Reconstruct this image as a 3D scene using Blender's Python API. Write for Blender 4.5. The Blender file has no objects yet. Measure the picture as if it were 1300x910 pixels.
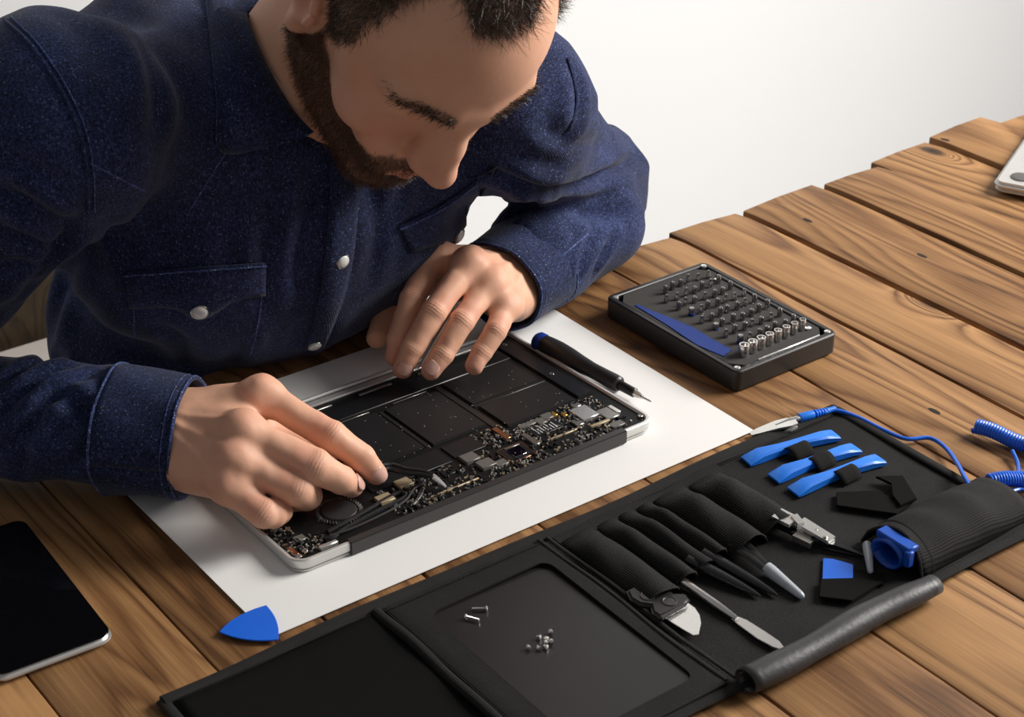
import bpy, bmesh, math, random
import numpy as np
from mathutils import Vector, Matrix
from mathutils.bvhtree import BVHTree

random.seed(7); np.random.seed(7)
SC = bpy.context.scene
COL = SC.collection

# ---------------------------------------------------------------- camera
# metres; the table top is z = 0, the floor z = -0.75
FPX, PITCH, YAW = 2300.0, .511, .640
CAM = np.array([-.424893, -.827911, .719474])
cd_ = np.array([math.sin(YAW)*math.cos(PITCH), math.cos(YAW)*math.cos(PITCH), -math.sin(PITCH)])
cr_ = np.cross(cd_, [0, 0, 1]); cr_ /= np.linalg.norm(cr_)
cu_ = np.cross(cr_, cd_)
cam_data = bpy.data.cameras.new('camera')
cam = bpy.data.objects.new('camera', cam_data); COL.objects.link(cam)
cam_data.sensor_width = 36.0
cam_data.lens = FPX/1300*36
cam_data.clip_start = .02
cam.matrix_world = Matrix(((cr_[0], cu_[0], -cd_[0], CAM[0]), (cr_[1], cu_[1], -cd_[1], CAM[1]),
                           (cr_[2], cu_[2], -cd_[2], CAM[2]), (0, 0, 0, 1)))
cam_data.dof.use_dof = True
cam_data.dof.focus_distance = 1.36
cam_data.dof.aperture_fstop = 16
SC.camera = cam

# ---------------------------------------------------------------- world, lights, exposure
world = bpy.data.worlds.new('studio'); SC.world = world; world.use_nodes = True
wb = world.node_tree.nodes['Background']
wb.inputs[0].default_value = (.97, .98, 1.0, 1); wb.inputs[1].default_value = .19
def area(name, loc, aim, sx, sy, power, col=(1, 1, 1)):
    l = bpy.data.lights.new(name, 'AREA'); l.shape = 'RECTANGLE'; l.size = sx; l.size_y = sy
    l.energy = power; l.color = col
    o = bpy.data.objects.new(name, l); COL.objects.link(o); o.location = loc
    o.rotation_euler = (Vector(aim)-Vector(loc)).to_track_quat('-Z', 'Y').to_euler()
    return o
area('window_right_offscreen', (2.10, -.52, 1.14), (.25, .12, .02), 1.0, 1.0, 86, (1.0, .965, .92))
SC.view_settings.view_transform = 'Standard'; SC.view_settings.look = 'None'
SC.view_settings.gamma = 1.0; SC.view_settings.use_curve_mapping = False
SC.view_settings.exposure = 0.0

# ---------------------------------------------------------------- small maths
def ray(p): return cd_ + cr_*(p[0]-650)/FPX - cu_*(p[1]-455)/FPX
def at(px, py, z=0.0):
    v = ray((px, py)); return CAM + v*(z-CAM[2])/v[2]
def aty(px, py, y):
    v = ray((px, py)); return CAM + v*(y-CAM[1])/v[1]
def atx(px, py, x):
    v = ray((px, py)); return CAM + v*(x-CAM[0])/v[0]
def nrm(v):
    v = np.asarray(v, float); return v/(np.linalg.norm(v)+1e-12)

def sstep(a, b, x):
    t = np.clip((x-a)/(b-a), 0, 1); return t*t*(3-2*t)

# ---------------------------------------------------------------- materials
class NT:
    def __init__(s, name):
        s.m = bpy.data.materials.new(name); s.m.use_nodes = True
        s.t = s.m.node_tree; s.n = s.t.nodes; s.l = s.t.links
        s.b = s.n['Principled BSDF']
    def add(s, typ, **kw):
        n = s.n.new(typ)
        for k, v in kw.items(): setattr(n, k, v)
        return n
    def link(s, a, b): s.l.new(a, b)
    def setin(s, node, key, v):
        if hasattr(v, 'is_output') or isinstance(v, bpy.types.NodeSocket): s.l.new(v, node.inputs[key])
        else: node.inputs[key].default_value = v
    def math(s, op, a, b=0.0, c=0.0, clamp=False):
        n = s.add('ShaderNodeMath', operation=op, use_clamp=clamp)
        s.setin(n, 0, a); s.setin(n, 1, b); s.setin(n, 2, c); return n.outputs[0]
    def noise(s, vec, scale, detail=2.0, rough=.5, dist=0.0):
        n = s.add('ShaderNodeTexNoise'); s.setin(n, 'Scale', scale); s.setin(n, 'Detail', detail)
        s.setin(n, 'Roughness', rough); s.setin(n, 'Distortion', dist)
        if vec is not None: s.link(vec, n.inputs['Vector'])
        return n.outputs['Fac']
    def coord(s, which='Object'):
        return s.add('ShaderNodeTexCoord').outputs[which]
    def mapv(s, vec, scale=(1, 1, 1), loc=(0, 0, 0), rot=(0, 0, 0)):
        n = s.add('ShaderNodeMapping'); s.link(vec, n.inputs[0])
        s.setin(n, 'Location', loc); s.setin(n, 'Rotation', rot); s.setin(n, 'Scale', scale); return n.outputs[0]
    def ramp(s, fac, stops, interp='LINEAR'):
        n = s.add('ShaderNodeValToRGB'); s.link(fac, n.inputs[0]); cr = n.color_ramp; cr.interpolation = interp
        while len(cr.elements) < len(stops): cr.elements.new(.5)
        for e, (p, c) in zip(cr.elements, stops):
            e.position = p; e.color = (c, c, c, 1) if isinstance(c, (int, float)) else (*c, 1)
        return n.outputs[0]
    def mix(s, fac, a, b, mode='MIX'):
        n = s.add('ShaderNodeMix', data_type='RGBA', blend_type=mode)
        s.setin(n, 0, fac)
        for k, v in ((6, a), (7, b)):
            if isinstance(v, tuple): v = (*v, 1) if len(v) == 3 else v
            s.setin(n, k, v)
        return n.outputs[2]
    def bump(s, h, strength=.3, dist=.001, prev=None):
        n = s.add('ShaderNodeBump'); s.link(h, n.inputs['Height']); s.setin(n, 'Strength', strength); s.setin(n, 'Distance', dist)
        if prev is not None: s.link(prev, n.inputs['Normal'])
        return n.outputs[0]
    def out(s, **kw):
        for k, v in kw.items():
            k = {'col': 'Base Color', 'rough': 'Roughness', 'metal': 'Metallic', 'spec': 'Specular IOR Level', 'normal': 'Normal',
                 'coat': 'Coat Weight', 'coatr': 'Coat Roughness', 'sss': 'Subsurface Weight', 'sssr': 'Subsurface Radius',
                 'ssss': 'Subsurface Scale', 'trans': 'Transmission Weight', 'alpha': 'Alpha', 'sheen': 'Sheen Weight', 'ior': 'IOR'}[k]
            if isinstance(v, tuple) and len(v) == 3 and k == 'Base Color': v = (*v, 1)
            s.setin(s.b, k, v)
        return s.m
MATS = {}
def plain(name, col, rough=.5, metal=0.0, var=.12, vs=60, bump=.08, bs=900, bd=.0004, **kw):
    t = NT(name); c = t.coord()
    n = t.noise(c, vs, 3)
    lo = tuple(x*(1-var) for x in col); hi = tuple(min(1, x*(1+var)) for x in col)
    colr = t.mix(n, lo, hi)
    if bump > 0: kw['normal'] = t.bump(t.noise(c, bs, 2), bump, bd)
    rr = t.math('ADD', t.math('MULTIPLY', n, .12), rough-.06)
    MATS[name] = t.out(col=colr, rough=rr, metal=metal, **kw)
    return MATS[name]

# ---------------------------------------------------------------- objects
OFF = {}
def _meta(o, label=None, cat=None, group=None, kind=None):
    if label: o['label'] = label
    if cat: o['category'] = cat
    if group: o['group'] = group
    if kind: o['kind'] = kind
    return o
def thing(name, label, cat, loc=(0, 0, 0), group=None):
    o = bpy.data.objects.new(name, None); COL.objects.link(o); o.location = loc; o.empty_display_size = .05
    OFF[o] = np.array(loc, float)
    return _meta(o, label, cat, group)
def raw(name, V, F, mat, parent=None, smooth=True, loc=None, auto=None):
    """one mesh object; V in world metres; origin at the parent's origin (or loc)"""
    if parent is not None: off = OFF[parent]
    else: off = np.array(loc if loc is not None else (0, 0, 0), float)
    V = np.asarray(V, float)-off
    me = bpy.data.meshes.new(name); me.from_pydata(V.tolist(), [], [tuple(int(i) for i in f) for f in F])
    me.update()
    if smooth:
        me.polygons.foreach_set('use_smooth', [True]*len(me.polygons))
        if auto: me.set_sharp_from_angle(angle=math.radians(auto))
    o = bpy.data.objects.new(name, me); COL.objects.link(o)
    if mat is not None: me.materials.append(MATS[mat] if isinstance(mat, str) else mat)
    if parent is not None: o.parent = parent
    else: o.location = off
    OFF[o] = off
    return o
class G:
    """collects geometry for ONE mesh object"""
    def __init__(s): s.V = []; s.F = []
    def add(s, V, F):
        b = len(s.V); s.V += [tuple(map(float, v)) for v in V]; s.F += [tuple(b+i for i in f) for f in F]; return s
    def build(s, name, mat, parent=None, smooth=True, loc=None, auto=40):
        return raw(name, s.V, s.F, mat, parent, smooth, loc, auto)
    def bm(s, b, M=None):
        b.verts.ensure_lookup_table()
        V = [v.co.copy() for v in b.verts]
        if M is not None: V = [M @ v for v in V]
        b.verts.index_update()
        s.add([tuple(v) for v in V], [[v.index for v in f.verts] for f in b.faces]); b.free(); return s
    def box(s, c, size, bev=0.0, R=None, seg=1):
        b = bmesh.new(); bmesh.ops.create_cube(b, size=1)
        for v in b.verts: v.co = Vector((v.co.x*size[0], v.co.y*size[1], v.co.z*size[2]))
        if bev > 0: bmesh.ops.bevel(b, geom=b.edges[:], offset=bev, segments=seg, affect='EDGES', clamp_overlap=True)
        M = Matrix.Translation(Vector(c)) @ (R.to_4x4() if R is not None else Matrix.Identity(4))
        return s.bm(b, M)
    def lathe(s, prof, a, b, n=20, caps=True):
        """prof [(t along a->b in metres, radius)]"""
        a = np.asarray(a, float); ax = nrm(np.asarray(b, float)-a)
        u = nrm(np.cross(ax, [0, 0, 1] if abs(ax[2]) < .9 else [1, 0, 0])); w = np.cross(ax, u)
        V = []; F = []
        for t, r in prof:
            for i in range(n):
                q = 2*math.pi*i/n; V.append(a+ax*t+(u*math.cos(q)+w*math.sin(q))*r)
        for j in range(len(prof)-1):
            for i in range(n):
                k = (i+1) % n; F.append((j*n+i, j*n+k, (j+1)*n+k, (j+1)*n+i))
        if caps:
            F.append(tuple(range(n-1, -1, -1))); m = (len(prof)-1)*n; F.append(tuple(range(m, m+n)))
        return s.add(V, F)
    def tube(s, pts, r, n=8, caps=True, flat=None):
        """tube along a polyline; r number or list; flat=(normal, ratio) squashes the section"""
        P = np.asarray(pts, float); m = len(P); rr = [r]*m if np.isscalar(r) else r
        T = np.gradient(P, axis=0); T = np.array([nrm(t) for t in T])
        u = nrm(np.cross(T[0], [0, 0, 1] if abs(T[0][2]) < .9 else [1, 0, 0])); V = []; F = []
        for i in range(m):
            u = nrm(u-T[i]*np.dot(u, T[i])); w = np.cross(T[i], u)
            for k in range(n):
                q = 2*math.pi*k/n; o = (u*math.cos(q)+w*math.sin(q))*rr[i]
                if flat is not None:
                    fn = nrm(flat[0]); o = o-fn*np.dot(o, fn)*(1-flat[1])
                V.append(P[i]+o)
        for i in range(m-1):
            for k in range(n):
                j = (k+1) % n; F.append((i*n+k, i*n+j, (i+1)*n+j, (i+1)*n+k))
        if caps: F.append(tuple(range(n-1, -1, -1))); F.append(tuple(range((m-1)*n, m*n)))
        return s.add(V, F)
    def prism(s, poly, z0, z1, bev=0.0, seg=2):
        """extruded outline in the xy plane"""
        b = bmesh.new(); vs = [b.verts.new((p[0], p[1], z0)) for p in poly]
        f = b.faces.new(vs); f.normal_update()
        if f.normal.z > 0: f.normal_flip()
        r = bmesh.ops.extrude_face_region(b, geom=[f])
        for e in r['geom']:
            if isinstance(e, bmesh.types.BMVert): e.co.z = z1
        if bev > 0:
            es = [e for e in b.edges if abs(e.verts[0].co.z-e.verts[1].co.z) < 1e-9]
            bmesh.ops.bevel(b, geom=es, offset=bev, segments=seg, affect='EDGES', clamp_overlap=True)
        bmesh.ops.recalc_face_normals(b, faces=b.faces[:])
        return s.bm(b)
    def grid(s, P):
        """P[i][j] points -> quads"""
        P = np.asarray(P, float); a, b = P.shape[:2]
        return s.add(P.reshape(-1, 3), [(i*b+j, i*b+j+1, (i+1)*b+j+1, (i+1)*b+j) for i in range(a-1) for j in range(b-1)])
def rrect(x0, y0, x1, y1, r, n=6, corners=(1, 1, 1, 1)):
    out = []
    for (cx, cy, a0, on) in ((x1-r, y1-r, 0, corners[0]), (x0+r, y1-r, 90, corners[1]), (x0+r, y0+r, 180, corners[2]), (x1-r, y0+r, 270, corners[3])):
        if on:
            for i in range(n+1):
                a = math.radians(a0+90*i/n); out.append((cx+r*math.cos(a), cy+r*math.sin(a)))
        else:
            sx = 1 if a0 in (0, 270) else -1; sy = 1 if a0 in (0, 90) else -1
            out.append((cx+sx*r, cy+sy*r))
    return out
def spline(pts, n=8):
    """Catmull-Rom through the points"""
    P = np.asarray(pts, float); P = np.vstack([2*P[0]-P[1], P, 2*P[-1]-P[-2]]); out = []
    for i in range(1, len(P)-2):
        for k in range(n):
            t = k/n; a, b, c, d = P[i-1], P[i], P[i+1], P[i+2]
            out.append(.5*((2*b)+(-a+c)*t+(2*a-5*b+4*c-d)*t*t+(-a+3*b-3*c+d)*t**3))
    out.append(P[-2]); return np.array(out)
def dup(root, loc, rz=None, label=None, parent=None):
    c = root.copy(); COL.objects.link(c); c.parent = parent
    if loc is not None: c.location = loc
    if rz is not None: c.rotation_euler = (0, 0, rz)
    if label: c['label'] = label
    for ch in root.children: dup(ch, None, None, None, c)
    return c

# ================================================================ materials
def mat_wood(name, light, mid, dark, sc=1.0):
    t = NT(name); c = t.coord('Object')
    rnd = t.add('ShaderNodeObjectInfo').outputs['Random']
    off = t.add('ShaderNodeCombineXYZ')
    t.link(t.math('MULTIPLY', rnd, 17.3), off.inputs[0]); t.link(t.math('MULTIPLY', rnd, 9.1), off.inputs[1]); t.link(t.math('MULTIPLY', rnd, 5.7), off.inputs[2])
    va = t.add('ShaderNodeVectorMath', operation='ADD'); t.link(c, va.inputs[0]); t.link(off.outputs[0], va.inputs[1])
    p = va.outputs[0]
    # knots: sparse cells, stretched along the board
    kv = t.add('ShaderNodeTexVoronoi', voronoi_dimensions='2D'); t.link(t.mapv(p, (9.0*sc, 4.2*sc, 1)), kv.inputs['Vector']); kv.inputs['Scale'].default_value = 1
    kd = kv.outputs['Distance']
    sc_ = t.add('ShaderNodeSeparateColor'); t.link(kv.outputs['Color'], sc_.inputs[0])
    ksel = t.math('GREATER_THAN', sc_.outputs[0], .70)
    swirl = t.math('MULTIPLY', t.math('POWER', 2.718, t.math('MULTIPLY', kd, -13.0)), ksel)
    base = t.noise(t.mapv(p, (5.5*sc, .55*sc, 3*sc)), 1, 2.5, .55, .35)
    field = t.math('ADD', base, t.math('MULTIPLY', swirl, .55))
    field = t.math('ADD', field, t.math('MULTIPLY', t.noise(t.mapv(p, (60*sc, 5*sc, 40)), 1, 2), .028))
    ringv = t.math('FRACT', t.math('MULTIPLY', field, 24.0))
    ring = t.ramp(ringv, [(0, .05), (.15, .38), (.60, .95), (.82, .62), (.94, .04), (1, .05)])
    fibre = t.noise(t.mapv(p, (520*sc, 9*sc, 60)), 1, 3, .6)
    fib2 = t.noise(t.mapv(p, (130*sc, 3.0*sc, 30)), 1, 3, .6)
    blot = t.noise(t.mapv(p, (9*sc, 3*sc, 5)), 1, 4, .6)
    ramp_ = t.math('ADD', t.math('MULTIPLY', t.math('FRACT', t.math('MULTIPLY', rnd, 7.7)), .30), .34)
    fib3 = t.noise(t.mapv(p, (1500*sc, 30*sc, 60)), 1, 2, .6)
    v = t.math('ADD', t.math('ADD', t.math('MULTIPLY', ring, ramp_), .05), t.math('ADD', t.math('MULTIPLY', fibre, .52), t.math('MULTIPLY', fib3, .26)))
    v = t.math('ADD', v, t.math('MULTIPLY', fib2, .46))
    v = t.math('ADD', v, t.math('MULTIPLY', t.math('SUBTRACT', blot, .5), .55))
    v = t.math('ADD', v, t.math('SUBTRACT', t.math('MULTIPLY', t.math('SUBTRACT', rnd, .5), .10), .31))
    col = t.ramp(v, [(.10, dark), (.40, mid), (.78, light), (1.0, tuple(min(1, x*1.25) for x in light))])
    kn = t.ramp(kd, [(.0, 1.0), (.05, .8), (.085, .0)])
    kn = t.math('MULTIPLY', kn, ksel)
    col = t.mix(kn, col, tuple(x*.6 for x in dark))
    # worm holes and nail marks
    hv = t.add('ShaderNodeTexVoronoi', voronoi_dimensions='2D'); t.link(t.mapv(p, (38, 17, 1)), hv.inputs['Vector']); hv.inputs['Scale'].default_value = 1
    hs = t.add('ShaderNodeSeparateColor'); t.link(hv.outputs['Color'], hs.inputs[0])
    hole = t.math('MULTIPLY', t.math('GREATER_THAN', hs.outputs[1], .945), t.math('LESS_THAN', hv.outputs['Distance'], .10))
    col = t.mix(hole, col, (.012, .007, .004))
    h = t.math('SUBTRACT', t.math('ADD', t.math('MULTIPLY', ring, .5), t.math('MULTIPLY', fibre, .5)), t.math('MULTIPLY', hole, 1.5))
    nm = t.bump(h, .32, .0007)
    rg = t.math('ADD', t.math('MULTIPLY', fib2, .20), .46)
    MATS[name] = t.out(col=col, rough=rg, normal=nm, spec=.32)
mat_wood('wood', (.345, .182, .073), (.165, .074, .026), (.022, .009, .004))
mat_wood('wood_dark', (.030, .019, .009), (.018, .012, .006), (.008, .005, .003), 1.2)

def mat_wall():
    t = NT('wall_paint'); c = t.coord()
    n = t.noise(c, 1.3, 2); col = t.mix(n, (.76, .76, .76), (.80, .80, .80))
    MATS['wall_paint'] = t.out(col=col, rough=.85, normal=t.bump(t.noise(c, 350, 3), .12, .0006), spec=.2)
mat_wall()
plain('floor_paint', (.70, .69, .68), .8, var=.05, vs=3)

# ================================================================ room
def build_room():
    y1, zf = 1.32, -.75
    g = G(); g.box((.75, y1+.05, .85), (7.5, .1, 3.2))
    o = g.build('wall_back', 'wall_paint', smooth=False); _meta(o, 'plain white painted wall behind the man and the table', None, None, 'structure')
    g = G(); g.box((.75, -.34, zf-.025), (7.5, 3.5, .05))
    o = g.build('floor', 'wall_paint', smooth=False); _meta(o, 'pale smooth floor under the table', None, None, 'structure')
build_room()

# ================================================================ table of rough boards
def build_table():
    t = thing('work_table', 'rustic table of rough brown planks with uneven ends', 'table', (.5, -.12, -.75))
    edges = [-.46, -.345, -.242, -.139, -.041, .039, .118, .2145, .3125, .4165, .5085, .601, .690, .7915, .8710, .9620, 1.052, 1.150, 1.25]
    ends = [.30, .31, .30, .305, .30, .325, .328, .330, .326, .298, .303, .306, .305, .296, .312, .318, .300, .318, .31]
    lift = [0, .001, 0, 0, .0005, 0, 0, .0008, 0, .0003, 0, 0, .0005, .0035, .0012, .0048, .002, .006, .003]
    rng = np.random.RandomState(3)
    for i in range(len(edges)-1):
        gap = .0013 if i not in (10, 11, 12, 14) else .0024
        if edges[i] > .036 and edges[i] < .05: gap = .0012
        x0, x1 = edges[i]+gap*.7, edges[i+1]-gap*.7
        if i in (11,): x1 -= .0035
        y0, y1 = -.62, ends[i]; zt = lift[i] if i > 10 else lift[i]*.4; zb = -.036
        ny = 46; V = []; F = []
        ys = np.linspace(y0, y1, ny)
        wl = np.cumsum(rng.randn(ny))*.00022; wl -= wl.mean(); wr = np.cumsum(rng.randn(ny))*.00022; wr -= wr.mean()
        wl = np.clip(wl, -.0010, .0010); wr = np.clip(wr, -.0010, .0010)
        skew = rng.uniform(-.006, .006); b = .0010
        for j, y in enumerate(ys):
            e = 0.0
            if j >= ny-3: e = (.0, .0004, .0022)[j-(ny-3)]
            yy0 = y+(skew*-.5 if j == ny-1 else 0); yy1 = y+(skew*.5 if j == ny-1 else 0)
            a, c = x0+wl[j]+e*.4, x1+wr[j]-e*.4
            sec = [(a, yy0, zb), (a, yy0, zt-b-e), (a+b*.35, yy0, zt-b*.35-e), (a+b*1.3, yy0, zt-e), ((a+c)/2, (yy0+yy1)/2+(.001 if j == ny-1 else 0), zt-e*.8),
                   (c-b*1.3, yy1, zt-e), (c-b*.35, yy1, zt-b*.35-e), (c, yy1, zt-b-e), (c, yy1, zb)]
            V += sec
        k = 9
        for j in range(ny-1):
            for q in range(k):
                r = (q+1) % k; F.append((j*k+q, (j+1)*k+q, (j+1)*k+r, j*k+r))
        F.append(tuple(range(k))); F.append(tuple(range((ny-1)*k+k-1, (ny-1)*k-1, -1)))
        F = [f[::-1] for f in F]
        o = raw('plank', V, F, 'wood', t, True, None, 35)
    g = G(); g.box((.40, .22, -.075), (1.5, .05, .075), .003); g.build('apron', 'wood', t)
    g = G(); g.box((.40, -.52, -.075), (1.5, .05, .075), .003); g.build('apron', 'wood', t)
    for x in (-.34, 1.12):
        for y in (-.52, .22):
            g = G(); g.box((x, y, -.396), (.07, .07, .708), .004); g.build('leg', 'wood', t)
build_table()

# ================================================================ sheet of paper
plain('paper', (.82, .81, .79), .75, var=.015, vs=8, bump=.05, bs=1500)
def build_paper():
    g = G(); n = 14
    P = [[(x, y, .0009+.0006*math.sin(x*7+1)*math.sin(y*9)) for y in np.linspace(0, .283, n)] for x in np.linspace(0, .42, n)]
    P = np.array(P); g.grid(P)
    o = g.build('paper_sheet', 'paper', smooth=False, loc=(.21, .14, .0015))
    m = o.modifiers.new('thick', 'SOLIDIFY'); m.thickness = .0004; m.offset = 1
    o.location.z = .0024
    _meta(o, 'large white sheet of paper lying on the planks under the open laptop', 'paper')
build_paper()

# ================================================================ materials for the hardware
plain('aluminium', (.70, .69, .67), .36, .55, var=.03, bump=.0)
plain('silver', (.80, .79, .76), .24, .75, var=.03, bump=.0)
plain('steel', (.64, .62, .60), .20, .95, var=.05, bump=.0)
plain('tin', (.42, .40, .37), .34, .9, var=.15, vs=400)
plain('case_black', (.016, .015, .015), .42, var=.2, vs=80)
plain('satin_black', (.008, .008, .009), .35, var=.15)
plain('battery', (.0075, .007, .0073), .50, var=.2, vs=30, bump=.15, bs=300)
plain('dark_plastic', (.007, .007, .007), .45, var=.15, spec=.25)
plain('hinge_plastic', (.034, .031, .030), .40, var=.08)
plain('pcb', (.005, .0062, .0056), .42, spec=.25, var=.5, vs=500, bump=.5, bs=1500, bd=.0005)
plain('chip', (.012, .012, .013), .42, var=.2, spec=.3)
plain('chip_grey', (.16, .15, .14), .45, .3, var=.25, vs=900)
plain('gold', (.75, .42, .08), .30, .8, var=.1)
plain('copper', (.42, .20, .10), .30, .9, var=.2)
plain('tan_part', (.38, .30, .19), .45, .2, var=.3, vs=800)
plain('mirror_die', (.50, .42, .42), .06, 1.0, var=.02)
plain('reflection_grey', (.10, .095, .09), .6, var=.3, vs=300)
plain('white_print', (.55, .56, .58), .6)
plain('glass_black', (.003, .003, .0035), .03, var=.0, bump=0, spec=.6)
plain('blue_plastic', (.010, .135, .72), .32, var=.10, vs=20, bump=.05)
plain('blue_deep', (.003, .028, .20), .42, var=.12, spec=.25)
plain('bit_steel', (.34, .33, .32), .24, 1.0, var=.1, bump=0)
plain('blue_mid', (.006, .080, .46), .36, var=.1)
plain('blue_light', (.016, .20, .82), .36, var=.10)

# ================================================================ open laptop
def build_laptop():
    t = thing('laptop', 'opened silver laptop lying upside down with black battery cells and circuit boards bared', 'laptop', (.203, .14, .0018))
    X0, X1, Y0, Y1, B = .046, .360, .0445, .2365, .0030
    zt = lambda y: .0126+(y-Y0)/(Y1-Y0)*(.0072-.0126)
    def loop(inset, r, zf):
        return [(p[0], p[1], zf(p[1])) for p in rrect(X0+inset, Y0+inset, X1-inset, Y1-inset, max(.001, r-inset), 8)]
    def loft(loops, cap0, cap1):
        g = G(); n = len(loops[0]); V = [p for l in loops for p in l]; F = []
        for j in range(len(loops)-1):
            for i in range(n): k = (i+1) % n; F.append((j*n+i, j*n+k, (j+1)*n+k, (j+1)*n+i))
        if cap0: F.append(tuple(range(n-1, -1, -1)))
        if cap1: m = (len(loops)-1)*n; F.append(tuple(range(m, m+n)))
        return g.add(V, F)
    lid = loft([loop(.004, .012, lambda y: .0021), loop(.0008, .012, lambda y: .0030), loop(.0005, .012, lambda y: .0040), loop(.002, .012, lambda y: .0044)], 1, 1)
    lid.build('screen_lid', 'aluminium', t)
    sh = .62
    case = loft([loop(.0035, .012, lambda y: .0046), loop(.0008, .012, lambda y: .0052), loop(.0, .012, lambda y: .0062), loop(.0, .012, lambda y: zt(y)-.0008), loop(.0007, .012, lambda y: zt(y)),
                 loop(.0026, .012, lambda y: zt(y)), loop(.0034, .012, lambda y: zt(y)-.0010), loop(.0036, .012, lambda y: zt(y)-.0020)], 1, 0)
    co = case.build('case', 'aluminium', t)
    loft([loop(.0034, .012, lambda y: zt(y)-.0024), loop(.0036, .012, lambda y: zt(y)-.0022)], 0, 1).build('case_floor', 'dark_plastic', co)
    g = G(); g.box((.2095, Y0+.0018, .0078), (.243, .0066, .0110), .0008, None, 2); g.build('hinge_cover', 'hinge_plastic', t)
    def blk(name, mat, x0, y0, x1, y1, h0, h1, bev=.0005, parent=t, seg=1):
        g = G(); yc = (y0+y1)/2; z = zt(yc); sl = math.atan2(.0072-.0126, Y1-Y0)
        R = Matrix.Rotation(sl, 3, 'X'); g.box(((x0+x1)/2, yc, z+(h0+h1)/2), (x1-x0, y1-y0, h1-h0), bev, R, seg)
        return g.build(name, mat, parent)
    # battery
    for x0, x1, y0, y1 in ((.056, .104, .122, .186), (.108, .152, .122, .186), (.157, .2005, .119, .185), (.206, .256, .117, .184), (.264, .329, .148, .191), (.266, .332, .105, .144)):
        b = blk('battery_cell', 'battery', x0, y0, x1, y1, -.0030, -.0004, .0010, t, 2)
    for x0, x1, y0, y1 in ((.2015, .2050, .119, .184), (.2570, .2625, .112, .190), (.1530, .1560, .119, .185)): blk('battery_divider', 'case_black', x0, y0, x1, y1, -.003, -.0014, .0003)
    blk('battery_divider', 'case_black', .264, .1448, .332, .1474, -.003, -.0012, .0003)
    for x0, x1 in ((.062, .15), (.158, .202), (.206, .255), (.264, .33)): blk('metal_strip', 'tin', x0+.012, .1885, x1-.006, .1892, -.0018, -.0010, .0001)
    blk('front_plate', 'satin_black', .056, .1925, .3335, .212, -.003, -.0010, .0006)
    blk('side_bracket', 'satin_black', .3350, .107, .3505, .217, -.0030, -.0004, .0010, t, 2)
    blk('side_bracket', 'satin_black', .0500, .112, .0545, .217, -.0030, -.0008, .0008)
    blk('front_rail', 'aluminium', .060, .2235, .346, .2305, -.003, -.0008, .0004)
    for x in (.09, .15, .205, .26, .31): blk('rail_slot', 'tin', x, .2160, x+.030, .2185, -.003, -.0012, .0003)
    # boards
    blk('logic_board', 'pcb', .134, .0500, .346, .1030, -.0040, -.0026, .0002)
    blk('port_board', 'pcb', .0495, .0500, .082, .1120, -.0040, -.0028, .0002)
    blk('drive_module', 'chip', .136, .0905, .205, .1120, -.0024, -.0012, .0003)
    blk('drive_module', 'chip', .209, .0930, .238, .1120, -.0024, -.0012, .0003)
    rng = np.random.RandomState(11)
    # fan
    fx, fy = .1045, .0845; z = zt(fy)
    g = G(); pts = [(fx+.029*math.cos(a), fy+.026*math.sin(a)) for a in np.linspace(0, 2*math.pi, 40, endpoint=False)]
    g.prism(pts, z-.004, z-.0022, .0005); fan = g.build('fan_housing', 'satin_black', t)
    g = G(); g.lathe([(-.0025, .0125), (.0004, .0125), (.0011, .0120), (.0014, .0105), (.0014, .0008)], (fx, fy, z-.001), (fx, fy, z), 36); g.build('fan_hub', 'hinge_plastic', fan)
    for k in range(42):
        a = 2*math.pi*k/42; g = G(); R = Matrix.Rotation(a+.5, 3, 'Z'); g.box((fx+.0152*math.cos(a), fy+.0152*math.sin(a), z-.0012), (.0030, .0007, .0014), 0, R); g.build('fan_blade', 'tin' if k % 3 else 'chip_grey', fan)
    # heat pipe and cables
    pz = lambda P, h=-.0004: [(x, y, zt(y)+h) for x, y in P]
    g = G(); g.tube(spline(pz([(.078, .062), (.082, .058), (.094, .062), (.120, .066), (.148, .070), (.152, .075), (.146, .078), (.110, .071), (.084, .0665)], -.0008), 6), .0016, 8); g.build('heat_pipe', 'satin_black', t)
    g = G(); g.tube(spline(pz([(.082, .0600), (.100, .0585), (.130, .0610), (.148, .0660), (.160, .0740), (.172, .0775)], .0002), 8), .0009, 8); g.build('cable', 'hinge_plastic', t)
    for d in (.0052, .0075):
        g = G(); g.tube(spline(pz([(.142+d, .0590), (.152+d, .0650), (.160+d, .0725)], -.0010), 6), .0006, 6); g.build('cable', ('case_black', 'tin', 'hinge_plastic', 'tin')[int(d*400) % 4], t)
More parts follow.
